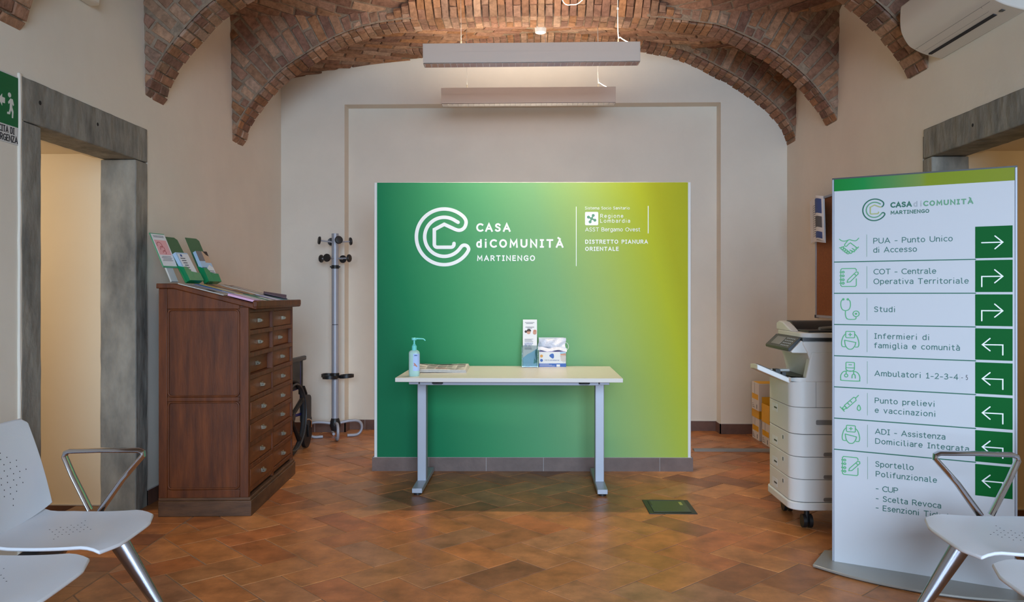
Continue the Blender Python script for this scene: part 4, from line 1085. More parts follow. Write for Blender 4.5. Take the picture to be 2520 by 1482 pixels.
for a in (258, 138, 18):
    a = math.radians(a); c = Vector((.098 * math.cos(a), .098 * math.sin(a), .535)); mb = MB()
    P = [c + Vector((.060 * math.cos(t), .060 * math.sin(t), .004 * math.cos(t - a))) for t in [2 * PI * i / 36 for i in range(36)]]
    vs = []
    for t in range(36):
        e = (P[t] - c).normalized()
        for rr, zz in ((-.004, -.014), (.004, -.014), (.004, .012), (-.004, .012)): vs.append(P[t] + e * rr + Vector((0, 0, zz)))
    fs = []
    for t in range(36):
        t2 = (t + 1) % 36
        for q in range(4): fs.append((4 * t + q, 4 * t2 + q, 4 * t2 + (q + 1) % 4, 4 * t + (q + 1) % 4))
    mb.add(vs, fs); mb.build('ring', M['black_plastic'], rg)
mb = MB(); mb.lathe([(.026, .060), (.034, .064), (.046, .105), (.047, .128), (.034, .168), (.031, .170)], n=24); mb.build('hub', M['black_plastic'], cs)
for a in (200, 290, 20, 110):
    a = math.radians(a); u = Vector((math.cos(a), math.sin(a), 0))
    prof = [(.030, .125), (.10, .138), (.155, .142), (.185, .140), (.212, .128), (.228, .105), (.232, .075), (.222, .044), (.200, .022), (.170, .0135), (.13, .0135), (.105, .0135)]
    mb = MB(); mb.tube(catmull([tuple(u * r + Vector((0, 0, z))) for r, z in prof], 5), .0130, 12); mb.build('foot', M['alu_paint'], cs)

# ------------------------------------------------------------------ folded wheelchair behind the cabinet
wc = thing('wheelchair', 'folded black wheelchair parked behind the drawer cabinet', 'wheelchair', (-1.985, 6.10, 0), math.radians(-2))
M['tyre'] = mat('tyre', (46, 47, 49), .7); M['navy'] = mat('blue_frame', (40, 42, 120), .35)
for s in (-1, 1):
    x = s * .125
    w = MB()
    w.tube([(x, .30 * math.cos(t), .302 + .285 * math.sin(t)) for t in [2 * PI * i / 48 for i in range(48)]], .017, 10, closed=True)
    wh = w.build('wheel', M['tyre'], wc)
    r_ = MB(); r_.tube([(x + s * .035, .265 * math.cos(t), .302 + .255 * math.sin(t)) for t in [2 * PI * i / 48 for i in range(48)]], .008, 8, closed=True); r_.build('push_rim', M['dark_grey'], wh)
    sp = MB()
    for k in range(5):
        a = 2 * PI * k / 5 + .4; sp.tube([(x, .03 * math.cos(a), .302 + .03 * math.sin(a)), (x, .285 * math.cos(a), .302 + .27 * math.sin(a))], [.016, .020], 8)
    sp.cyl((x - .025, 0, .302), (x + .025, 0, .302), .032, 16); sp.build('spokes', M['black_plastic'], wh)
    a_ = MB(); a_.prism(rrect(-.02, -.0175, .36, .0175, .016), (x, -.03, .755), (0, 1, 0), (1, 0, 0), (0, 0, -1), .035); a_.f = [tuple(reversed(f)) for f in a_.f]
    a_.build('armrest', M['dark_grey'], wc, bevel=.008)
    sk_ = MB(); sk_.prism([(-.02, .50), (.26, .50), (.26, .72), (-.02, .72)], (x - s * .02, 0, 0), (0, 1, 0), (0, 0, 1), (1, 0, 0), .006); sk_.build('skirt_guard', M['black_plastic'], wc)
    fr = MB()
    fr.tube([(x - s * .03, -.12, .93), (x - s * .03, -.10, .50), (x - s * .03, -.06, .30)], .012, 10)
    fr.tube([(x - s * .03, -.08, .50), (x - s * .03, .30, .50), (x - s * .03, .33, .44), (x - s * .03, .34, .22)], .012, 10)
    fr.tube([(x - s * .03, .28, .72), (x - s * .03, .29, .50)], .012, 10); fr.tube([(x - s * .03, -.06, .30), (x - s * .03, .32, .28)], .012, 10)
    fr.build('side_frame', M['navy'] if s > 0 else M['black_plastic'], wc)
    pp = MB(); pp.bx(x - s * .03 - .014, x - s * .03 + .014, .30, .34, .44, .74); pp.build('arm_post', M['black_plastic'], wc, bevel=.006)
    lg = MB(); lg.tube([(x - s * .01, .335, .50), (x - s * .01, .395, .44), (x - s * .01, .42, .16), (x - s * .01, .40, .10)], .011, 10); le = lg.build('leg_rest', M['black_plastic'], wc)
    pd = MB(); pd.prism(rrect(-.05, -.13, .05, .10, .03), (x - .02, .375, .33), (.35, 1, 0), (0, 0, 1), (1, -.35, 0), .03); pd.build('calf_pad', M['dark_grey'], le)
    fp = MB(); fp.prism(rrect(-.07, -.085, .07, .085, .02), (x - .01, .43, .15), (0, 1, 0), (0, 0, 1), (1, 0, 0), .015); fp.build('foot_plate', M['black_plastic'], le)
    ca = MB(); ca.tube([(x - .015, .36, .09), (x + .015, .36, .09)], .088, 24); ca.tube([(x - s * .03, .33, .22), (x + s * .02, .345, .19), (x + s * .024, .36, .09)], .010, 8); ca.build('caster', M['black_plastic'], wc)
sl = MB(); sl.sheet(lambda u, v: (-.09 + .18 * u, .00 + .28 * v, .50 + .16 * (1 - abs(2 * u - 1)) ** .7), 10, 4, .006); sl.build('sling_seat', M['black_plastic'], wc)
kn = MB(); kn.tube([(.125, .30, .235), (.150, .35, .235), (.155, .40, .215), (.15, .41, .16)], .008, 8); kn.build('brake_lever', M['chrome'], wc)

# ------------------------------------------------------------------ office printer
pt = thing('printer', 'tall white office printer on a wheeled base, partly behind the direction sign', 'printer', (1.372, 4.245, 0), 0)
FW, FD = 0.46, 0.62            # width along y, depth towards the wall
def foot(e=0.0, r=.075): return rrect(-e, -e, FD + e, FW + e, r, 8)
def slab(name, z0, z1, e=0.0, m='printer', parent=pt, bev=.003, r=.075):
    mb = MB(); mb.prism(foot(e, r), (0, 0, z0), (1, 0, 0), (0, 1, 0), (0, 0, 1), z1 - z0); return mb.build(name, M[m], parent, bevel=bev)
slab('base_plate', .108, .150, .008, bev=.006)
slab('core', .150, .80, -.006, 'printer_seam', bev=0)
for k, (z0, z1) in enumerate(((.1525, .2695), (.272, .3885), (.391, .508), (.511, .651))):
    t_ = slab('paper_cassette', z0, z1)
    gp = MB(); zz = z0 + (.0 if k < 3 else .0)
    zt_ = z1 - .03 if k == 3 else z0 + .045
    gp.prism(rrect(.255, zt_ - .030, .345, zt_ + .016, .004), (-.0006, 0, 0), (0, 1, 0), (0, 0, 1), (1, 0, 0), .001, 0)
    gp.prism(rrect(.257, zt_ - .012, .310, zt_ - .003, .003), (-.0012, 0, 0), (0, 1, 0), (0, 0, 1), (1, 0, 0), .001, 1)
    gp.build('grip', [M['white_edge'], M['dark_grey']], t_)  # flat plates: white paints the lit notch, dark grey its shaded slot
    if k < 3:
        wn = MB(); wn.prism(rrect(.14, z1 - .05, .175, z1 - .026, .003), (-.0006, 0, 0), (0, 1, 0), (0, 0, 1), (1, 0, 0), .001, 0)
        wn.prism(rrect(.143, z1 - .048, .158, z1 - .028, .002), (-.0010, 0, 0), (0, 1, 0), (0, 0, 1), (1, 0, 0), .001, 1); wn.build('level_window', [M['white_edge'], M['dark_grey']], t_)
    gs = MB(); h = (.004, .024) if k < 3 else (.050, .076)
    gs.prism(rrect(.165 if k < 3 else .125, z0 + h[0], .55, z0 + h[1], .007), (0, -.0008, 0), (1, 0, 0), (0, 0, 1), (0, -1, 0), .001); gs.build('side_grip', M['mid_grey'], t_)
slab('lower_body', .653, .790)
mb = MB()       # rim around the paper outlet
mb.prism(rrect(0, 0, FD, .075, .06, 6), (0, 0, .788), (1, 0, 0), (0, 1, 0), (0, 0, 1), .022); mb.prism(rrect(.01, FW - .05, FD, FW, .03, 6), (0, 0, .788), (1, 0, 0), (0, 1, 0), (0, 0, 1), .03)
mb.build('outlet_rim', M['printer'], pt, bevel=.006)
mb = MB()       # tower with the slanted, recessed front
tw = [(.125, .782), (FD, .782), (FD, 1.003), (.060, 1.003), (.060, .985), (.082, .945)]
mb.prism(tw, (0, FW, 0), (1, 0, 0), (0, 0, 1), (0, -1, 0), FW - .004)
mb.build('tower', M['printer'], pt, bevel=.006)
mb = MB(); mb.prism([(.068, .785), (.30, .785), (.30, .945), (.10, .945)], (0, .055, 0), (1, 0, 0), (0, 0, 1), (0, -1, 0), .058); mb.build('front_column', M['printer'], pt, bevel=.008)
mb = MB(); mb.bx(.03, .135, .08, FW - .055, .787, .806); mb.build('paper_outlet', M['black_plastic'], pt)
mb = MB(); mb.prism([(.08, .05), (.08, .42), (-.11, .40), (-.165, .13), (-.165, .06)], (0, 0, 0), (1, 0, 0), (0, 1, 0), (0, 0, 1), .028)
mb.v = [(x, y, z + .768 - (x - .02) * .43) for x, y, z in mb.v]; tr = mb.build('output_tray', M['printer'], pt, bevel=.004)
mb = MB(); mb.prism([(.06, .075), (.06, .40), (-.095, .38), (-.15, .13), (-.15, .075)], (0, 0, 0), (1, 0, 0), (0, 1, 0), (0, 0, 1), .004); mb.v = [(x, y, z + .796 - (x - .02) * .43) for x, y, z in mb.v]
mb.bx(-.055, -.03, .10, .16, .815, .845); mb.bx(-.02, .0, .10, .15, .80, .83); mb.build('paper_stop', M['dark_grey'], tr)
mb = MB(); mb.prism(foot(.002, .06), (0, 0, 1.003), (1, 0, 0), (0, 1, 0), (0, 0, 1), .017); mb.v = [(max(x, .055), y, z) for x, y, z in mb.v]; mb.build('scanner_gap', M['black_plastic'], pt)
mb = MB(); mb.prism(rrect(.055, -.002, FD, FW + .002, .05), (0, 0, 1.020), (1, 0, 0), (0, 1, 0), (0, 0, 1), .026); sc_ = mb.build('scanner_lid', M['printer'], pt, bevel=.004)
mb = MB()       # document feeder: dark trough with a raised white end
mb.bx(.104, FD - .02, .05, FW - .03, 1.046, 1.056, 0)
mb.prism([(FW - .20, 1.046), (FW - .0, 1.046), (FW - .0, 1.088), (FW - .04, 1.100), (FW - .12, 1.094), (FW - .17, 1.070)], (.104, 0, 0), (0, 1, 0), (0, 0, 1), (1, 0, 0), FD - .124, 0)
mb.build('document_feeder', M['black_plastic'], sc_, bevel=.004)
mb = MB(); mb.prism([(FW - .27, 1.046), (FW + .002, 1.046), (FW + .002, 1.085), (FW - .04, 1.099), (FW - .11, 1.094), (FW - .20, 1.068)], (.058, 0, 0), (0, 1, 0), (0, 0, 1), (1, 0, 0), .045); mb.build('feeder_end', M['printer'], sc_, bevel=.006)
mb = MB(); mb.tube(catmull([(.20, FW - .30, 1.062), (.35, FW - .24, 1.070), (.50, FW - .18, 1.078)], 5), .010, 8); mb.build('paper_guide', M['mid_grey'], sc_)
cp = MB(); cp.prism([(.062, 1.018), (.050, 1.022), (-.012, .962), (-.010, .948), (.0, .946)], (0, FW - .02, 0), (1, 0, 0), (0, 0, 1), (0, -1, 0), FW - .05); cpo = cp.build('control_panel', M['dark_grey'], pt, bevel=.003)
cw = MB(); cw.prism([(.10, 1.005), (.060, 1.010), (.0, .947), (.006, .940), (.10, .938)], (0, FW - .025, 0), (1, 0, 0), (0, 0, 1), (0, -1, 0), FW - .04); cw.build('panel_support', M['printer'], pt, bevel=.003)
sp_ = Plane((-.012, FW - .02, .962), (0, -1, 0), (.062, 0, .060)); q = MB(); sp_.rect(q, .07, .016, .22, .072, .0012, 0)
for i in range(5):
    for j in range(4): sp_.rect(q, .25 + i * .028, .014 + j * .017, .25 + i * .028 + .014, .014 + j * .017 + .006, .0014, 1)
q.build('screen', [M['mid_grey'], M['alu_paint']], cpo)
for x, y in ((.10, .07), (.10, .40), (.52, .07), (.52, .40)):
    mb = MB()
    for dx in (-.016, .016): mb.tube([(x + dx - .009, y, .036), (x + dx + .009, y, .036)], .036, 20)
    mb.cyl((x, y, .03), (x, y, .112), .014, 10); mb.build('caster', M['black_plastic'], pt)
sm = MB(); sm.bx(.125, .1262, -.0006, .01, .653, .79); sm.bx(.19, .1912, -.0006, .01, .81, .938); sm.bx(.19, FD, .0032, .01, .937, .9382); sm.build('seam', M['printer_seam'], pt)
mb = MB(); mb.tube([(.235, -.0008, .722), (.235, .004, .722)], .006, 12); mb.build('lock', M['dark_grey'], pt)

# ------------------------------------------------------------------ paper cartons by the right wall
GB = 'paper cartons stacked behind the printer'
def carton(label, x, y, z, h, lid, opened=False, rz=0):
    """white carton, short side facing the room; lid = height of the yellow upper part"""
    root = thing('paper_carton', label, 'carton', (x, y, z), rz, GB); w, d = .300, .215
    mb = MB(); mb.bx(0, w, -d / 2, d / 2, 0, h - lid if lid else h); mb.build('body', M['kraft'], root, bevel=.002)
    pl = Plane((-.0003, d / 2, 0), (0, -1, 0), (0, 0, 1)); p = MB(); hb = h - lid
    pl.rect(p, .012, .075 * hb / .19, d - .02, .075 * hb / .19 + .045, .0006, 0)
    for i in range(3): pl.rect(p, .02, .018 + i * .014, .09 - .02 * i, .022 + i * .014, .0006, 1)
    pl.rect(p, .15, .014, .165, .05, .0006, 1); pl.rect(p, .085, hb * .55, .090, hb, .0006, 2)
    p.build('label_print', [M['kraft_side'], M['ink'], M['mid_grey']], root)
    if lid and not opened:
        mb = MB(); mb.bx(-.003, w + .003, -d / 2 - .003, d / 2 + .003, hb, h); mb.build('lid', M['kraft_side'], root, bevel=.002)
    if opened:
        mb = MB()
        for x0, x1, y0, y1 in ((-.003, .002, -d / 2 - .003, d / 2 + .003), (w, w + .004, -d / 2, d / 2), (0, w, -d / 2 - .003, -d / 2 + .002), (0, w, d / 2 - .002, d / 2 + .003)): mb.bx(x0, x1, y0, y1, hb, h)
        mb.add([(0, d / 2, h), (w, d / 2, h), (w, d / 2 + .006, h + .05), (0, d / 2 + .006, h + .05)], [(0, 1, 2, 3), (3, 2, 1, 0)])
        mb.build('open_flaps', M['kraft_side'], root)
    return root
carton('white carton with a yellow upper band at the bottom of the far paper stack', 1.930, 6.935, 0.0, .262, .075)
ct = carton('white carton open at the top, standing on the far carton', 1.912, 6.885, .262, .232, 0)
mb = MB(); mb.bx(.012, .288, -.095, .095, .2325, .2345); mb.build('open_flaps', M['kraft_side'], ct)
carton('white carton with a tall yellow open top in the nearer paper stack', 1.935, 6.655, 0.0, .335, .150, True)

# ------------------------------------------------------------------ cork noticeboard with a newspaper hung on its corner
bd = thing('notice_board', 'cork noticeboard in an aluminium frame on the right wall behind the direction sign', 'noticeboard', (XR, 5.87, 1.54), 0)
mb = MB(); mb.bx(-.016, -.001, -.54, .54, -.46, .46); mb.build('cork_panel', M['cork'], bd)
mb = MB()
for y0, y1, z0, z1 in ((-.552, .552, .452, .472), (-.552, .552, -.472, -.452), (-.552, -.532, -.472, .472), (.532, .552, -.472, .472)): mb.bx(-.022, 0, y0, y1, z0, z1)
mb.build('frame', M['alu_paint'], bd, bevel=.002)
mb = MB()
for y in (-.545, .545):
    for z in (-.464, .464): mb.bx(-.025, 0, y - .012, y + .012, z - .012, z + .012)
mb.build('corner_cap', M['black_plastic'], bd)
nw = thing('newspaper', 'folded newspaper with blue and red print hung on the corner of the noticeboard', 'newspaper', (XR - .03, 6.40, 1.66), 0)
mb = MB()
for k, (ya, yb, zb, off, cv) in enumerate(((-.20, .085, .0, .0, .012), (-.30, -.04, -.01, .02, .03), (-.34, -.16, .005, .045, .02))):
    mb.sheet(lambda u, v: (-off - cv * math.sin(3 * u) - .01 * v, yb + (ya - yb) * u, zb + .335 * v + .01 * math.sin(4 * u)), 8, 4, Vector((-.003, 0, 0)))
mb.build('pages', M['paper'], nw)
p = MB()
for k, (ya, yb, off, cv) in enumerate(((-.20, .085, .0, .012), (-.30, -.04, .02, .03), (-.34, -.16, .045, .02))):
    def q(u, v): return (-off - cv * math.sin(3 * u) - .01 * v - .0042, yb + (ya - yb) * u, .335 * v + .01 * math.sin(4 * u))
    L = ([(.38, .90, .85, .95, 0), (.55, .62, .85, .86, 1), (.55, .38, .85, .55, 2), (.6, .05, .8, .3, 0)] if k == 0 else [(.1, .1 + i * .05, .9, .115 + i * .05, 3) for i in range(15)] if k == 1 else [(.1, .62, .9, .95, 0), (.1, .3, .9, .55, 3), (.1, .05, .9, .2, 0)])
    for u0, v0, u1, v1, mi in L:
        vs = [q(u0 + (u1 - u0) * i / 4, v) for i in range(5) for v in (v0, v1)]; p.add(vs, [(2 * i, 2 * i + 2, 2 * i + 3, 2 * i + 1) for i in range(4)], mi)
p.build('print', [M['ink_blue'], M['ink_red'], M['ink_dark'], M['ink']], nw)

# ------------------------------------------------------------------ direction sign (totem)
A = Vector((1.396, 3.721, 0)); B = Vector((2.013, 3.377, 0)); TU = (B - A).normalized(); TLn = (B - A).length
tot = thing('direction_sign', 'tall white direction sign with green arrow squares on a curved grey base', 'sign', A, math.atan2(TU.y, TU.x))
# local frame: x along the sign, -y towards the viewer.  a slight lean is in the measured heights
M['header'] = gradient_mat('header_gradient', 'x', [(0.0, (16, 124, 48)), (.18, (24, 132, 62)), (.34, (80, 134, 70)), (.50, (116, 138, 60)), (.54, (124, 140, 16)), (1.0, (126, 136, 10))], (0, 0), (0.0, .706), .45)
M['base_grey'] = mat('satin_base_metal', (172, 172, 166), .38, metal=.55)
bl = [(-.078, -.097)] + catmull([(-.078, -.097), (.104, -.168), (.327, -.200), (.55, -.180), (.782, -.097)], 6)[1:] + [(.782, .15)] + catmull([(.782, .15), (.55, .21), (.327, .23), (.104, .21), (-.068, .15)], 6)[1:]
mb = MB(); mb.prism(bl, (0, 0, .004), (1, 0, 0), (0, 1, 0), (0, 0, 1), .012); mb.build('base_plate', M['base_grey'], tot, bevel=.003)
mb = MB(); mb.prism([(x * .97 + .01, y * .95) for x, y in bl], (0, 0, 0), (1, 0, 0), (0, 1, 0), (0, 0, 1), .005); mb.build('base_pad', M['black_plastic'], tot)
mb = MB(); mb.bx(-.004, .708, .006, .034, .016, 1.781); mb.build('core', M['mid_grey'], tot)
mb = MB(); mb.bx(0, .7064, .0, .005, .016, 1.7815); mb.bx(0, .7064, .035, .040, .016, 1.7815); mb.build('panel', M['cream'], tot)
for x0, x1 in ((-.010, -.001), (.7075, .7165)):
    mb = MB(); mb.bx(x0, x1, .002, .038, .016, 1.783); mb.build('edge_profile', M['alu_paint'], tot, bevel=.002)
mb = MB(); mb.bx(-.009, .716, -.001, .041, 1.7815, 1.788); mb.build('top_cap', M['dark_grey'], tot)
TP = Plane((0, -.0004, 0), (1, 0, 0), (0, 0, 1))
hb_ = MB(); TP.rect(hb_, 0, 1.727, .7064, 1.7815, .0008); hb_.build('header_band', M['header'], tot)
# logo, three strokes
ls = .0972 / 423.0
def tl(p): return (.168 + (p[0] - 586) * ls, 1.6325 - (p[1] - 440) * ls)
i_in = 60; n_out = len(LOGO)
lo = MB(); TP.stroke(lo, [tl(p) for p in LOGO[58:196]], .0052, .0010); lo.build('logo', M['g_dark'], tot)
lo = MB(); TP.stroke(lo, [tl(p) for p in LOGO[:62]], .0050, .0012); lo.build('logo', M['g_mid'], tot)
lo = MB(); TP.stroke(lo, [tl(p) for p in LOGO[193:]], .0050, .0014); lo.build('logo', M['g_lime'], tot)
GT = lambda s, x0, x1, yb, cap, m='g_text', b=.003: TP.text(s, x0, yb, cap, x1 - x0, M[m], tot, b)
GT('CASA', .236, .322, 1.638, .0245, 'g_dark', .024); GT('di', .329, .362, 1.6375, .0245, 'g_grey', .016); GT('COMUNITÀ', .367, .557, 1.6375, .0235, 'g_mid', .024); GT('MARTINENGO', .237, .390, 1.608, .0165, 'g_dark', .016)
rows = [('PUA - Punto Unico', .166, .480, 1.480, .0250), ('di Accesso', .166, .342, 1.4385, .0250), ('COT - Centrale', .167, .417, 1.3405, .0250), ('Operativa Territoriale', .167, .540, 1.2965, .0250), ('Studi', .169, .256, 1.171, .0250),
        ('Infermieri di', .170, .391, 1.050, .0250), ('famiglia e comunità', .169, .507, 1.008, .0250), ('Ambulatori 1-2-3-4', .171, .501, .882, .0250), ('Punto prelievi', .172, .412, .7595, .0250), ('e vaccinazioni', .172, .415, .716, .0250),
        ('ADI - Assistenza', .173, .452, .620, .0250), ('Domiciliare Integrata', .174, .541, .5765, .0250), ('Sportello', .174, .329, .473, .0250), ('Polifunzionale', .176, .420, .4285, .0250),
        ('- CUP', .176, .267, .3635, .0250), ('- Scelta Revoca', .176, .436, .319, .0250), ('- Esenzioni Ticket', .176, .468, .277, .0250)]
for s, x0, x1, yb, cap in rows: GT(s, x0, x1, yb, cap)
st = MB(); TP.rect(st, .507, .873, .541, .909, .0006); st.build('patch', M['cream'], tot)
GT('- 5', .512, .537, .8835, .0215, 'ink', .002)
SEP = [1.4, 1.2555, 1.1115, .967, .823, .6785, .5345]
mb = MB()
for z in SEP: TP.rect(mb, 0, z - .0022, .567, z + .0022, .0009)
mb.build('row_line', M['g_dark'], tot)
mb = MB()
for z0, z1 in ((1.4215, 1.522), (1.2775, 1.378), (1.133, 1.234), (.989, 1.09), (.8455, .947), (.7015, .803), (.5575, .659), (.4125, .5145)): TP.rect(mb, .1385 + .0035 * (1.5 - z0) - .0006, z0, .1385 + .0035 * (1.5 - z0) + .0006, z1, .0009)
mb.build('row_bar', M['g_mid'], tot)
boxes = [(1.4045, 1.539), (1.2605, 1.3955), (1.117, 1.2505), (.9725, 1.106), (.828, .9615), (.6845, .8165), (.5385, .672), (.394, .5275)]
for k, (z0, z1) in enumerate(boxes):
    mb = MB(); TP.rect(mb, .564, z0, .699, z1, .0009); ab = mb.build('arrow_square', M['g_box'], tot)
    a = MB(); zc = z1 - .069; x0, x1 = .588, .664; wd = .0048
    if k == 0: TP.stroke(a, [(x0, zc), (x1, zc)], wd, .002); TP.stroke(a, [(x1 - .028, zc + .027), (x1, zc), (x1 - .028, zc - .027)], wd, .0022)
    elif k < 3: TP.stroke(a, [(x0, zc - .043), (x0, zc), (x1, zc)], wd, .002); TP.stroke(a, [(x1 - .029, zc + .028), (x1, zc), (x1 - .029, zc - .027)], wd, .0022)
    else: TP.stroke(a, [(x1, zc - .041), (x1, zc + .001), (x0 + .003, zc)], wd, .002); TP.stroke(a, [(x0 + .030, zc + .027), (x0 + .002, zc), (x0 + .030, zc - .025)], wd, .0022)
    a.build('arrow', M['white_print'], ab)
IW = .0036
def icon(cx, cz, strokes, discs=()):
    mb = MB()
    for q_, s in enumerate(strokes):
        cl = False; s_ = s
        if s and s[0] == 'c': cl = True; s_ = s[1:]
        TP.stroke(mb, [(cx + x, cz + z) for x, z in s_], IW, .0011 + .00012 * q_, closed=cl)
    for x, z, r in discs: TP.disc(mb, cx + x, cz + z, r, .0025)
    mb.build('icon', M['g_icon'], tot)
def handshake(cx, cz):
    icon(cx, cz, [catmull([(-.041, .034), (-.030, .026), (-.015, .025), (.0, .030)], 5), catmull([(.041, .036), (.030, .025), (.015, .026), (.0, .030), (-.012, .018), (-.019, .006), (-.012, .000), (-.002, .010), (.006, .016)], 5),
        [(.006, .016), (.036, -.010), (.040, -.004)], catmull([(-.041, -.006), (-.030, -.004), (-.022, .0)], 4), [(.030, -.008), (.031, -.016), (.022, -.018)], [(.014, -.010), (.026, -.019), (.022, -.026), (.010, -.020)], [(.004, -.017), (.016, -.026), (.008, -.033), (-.002, -.026)],
        ['c'] + rrect(-.034, -.014, -.022, -.002, .005), ['c'] + rrect(-.026, -.021, -.014, -.009, .005), ['c'] + rrect(-.018, -.028, -.006, -.016, .005), ['c'] + rrect(-.010, -.034, .002, -.023, .005)])
def notebook(cx, cz):
    st_ = [[(.029, -.006), (.029, -.036), (.024, -.041), (-.033, -.041), (-.037, -.036), (-.037, .036), (-.033, .041), (.024, .041), (.029, .036), (.029, .030)],
           ['c'] + [(-.010, -.022), (.003, -.020), (.037, .016), (.036, .024), (.028, .025), (-.007, -.011)], [(.020, .017), (.029, .008)]]
    for z in (.025, .008, -.010, -.026): st_.append(['c'] + arc(-.027, z, .0045, 0, 330, 10)); st_.append([(-.041, z), (-.031, z)])
    icon(cx, cz, st_)
def nurse(cx, cz):
    icon(cx, cz, [['c'] + rrect(-.019, .012, .019, .041, .004), [(0, .020), (0, .033)], [(-.0065, .0265), (.0065, .0265)], catmull([(-.019, .030), (-.030, .016), (-.037, -.010), (-.034, -.028), (-.022, -.030)], 5), catmull([(.019, .030), (.030, .016), (.037, -.010), (.034, -.028), (.022, -.030)], 5),
        catmull([(-.024, .0), (-.020, -.024), (-.010, -.038), (.0, -.041), (.010, -.038), (.020, -.024), (.024, -.009)], 5), [(-.024, .0), (.024, -.009)]])
def doctor(cx, cz):
    icon(cx, cz, [['c'] + rrect(-.018, .018, .018, .043, .003), [(-.006, .032), (.006, .032)], catmull([(-.018, .020), (-.016, .008), (.0, .002), (.016, .008), (.018, .020)], 5),
        ['c'] + catmull([(-.040, -.036), (-.040, -.018), (-.030, -.002), (-.014, .003), (.014, .003), (.030, -.002), (.040, -.018), (.040, -.036), (.034, -.041), (-.034, -.041)], 4, True), ['c'] + arc(-.017, -.018, .007, 0, 345, 14), [(-.017, -.010), (-.017, .003)], [(.015, .003), (.015, -.010)], catmull([(.008, -.028), (.009, -.015), (.015, -.010), (.021, -.015), (.022, -.028)], 4)])
def stetho(cx, cz):
    icon(cx, cz, [catmull([(-.028, .043), (-.036, .036), (-.038, .016), (-.032, -.002), (-.018, -.008), (-.003, -.002), (.003, .016), (.001, .036), (-.007, .043)], 5), catmull([(-.018, -.008), (-.018, -.030), (-.010, -.046), (.010, -.048), (.025, -.046), (.027, -.036)], 5), ['c'] + arc(.027, -.022, .013, 0, 350, 20)], [(.027, -.022, .0045), (-.027, .044, .005), (-.008, .044, .005)])
def syringe(cx, cz):
    icon(cx, cz, [['c'] + [(-.026, -.014), (-.016, -.028), (.024, .012), (.022, .024), (.014, .026)], [(.022, .022), (.034, .036)], [(-.044, -.022), (-.026, -.041)], ['c'] + [(-.034, -.026), (-.028, -.034), (-.016, -.024), (-.024, -.016)], [(-.012, -.002), (-.005, -.009)], [(-.001, .009), (.006, .002)], ['c'] + catmull([(.036, -.008), (.043, -.024), (.036, -.033), (.029, -.024)], 5, True)])
handshake(.064, 1.471); notebook(.066, 1.328); stetho(.067, 1.184); nurse(.069, 1.040); doctor(.069, .896); syringe(.070, .754); nurse(.072, .609); notebook(.073, .464)

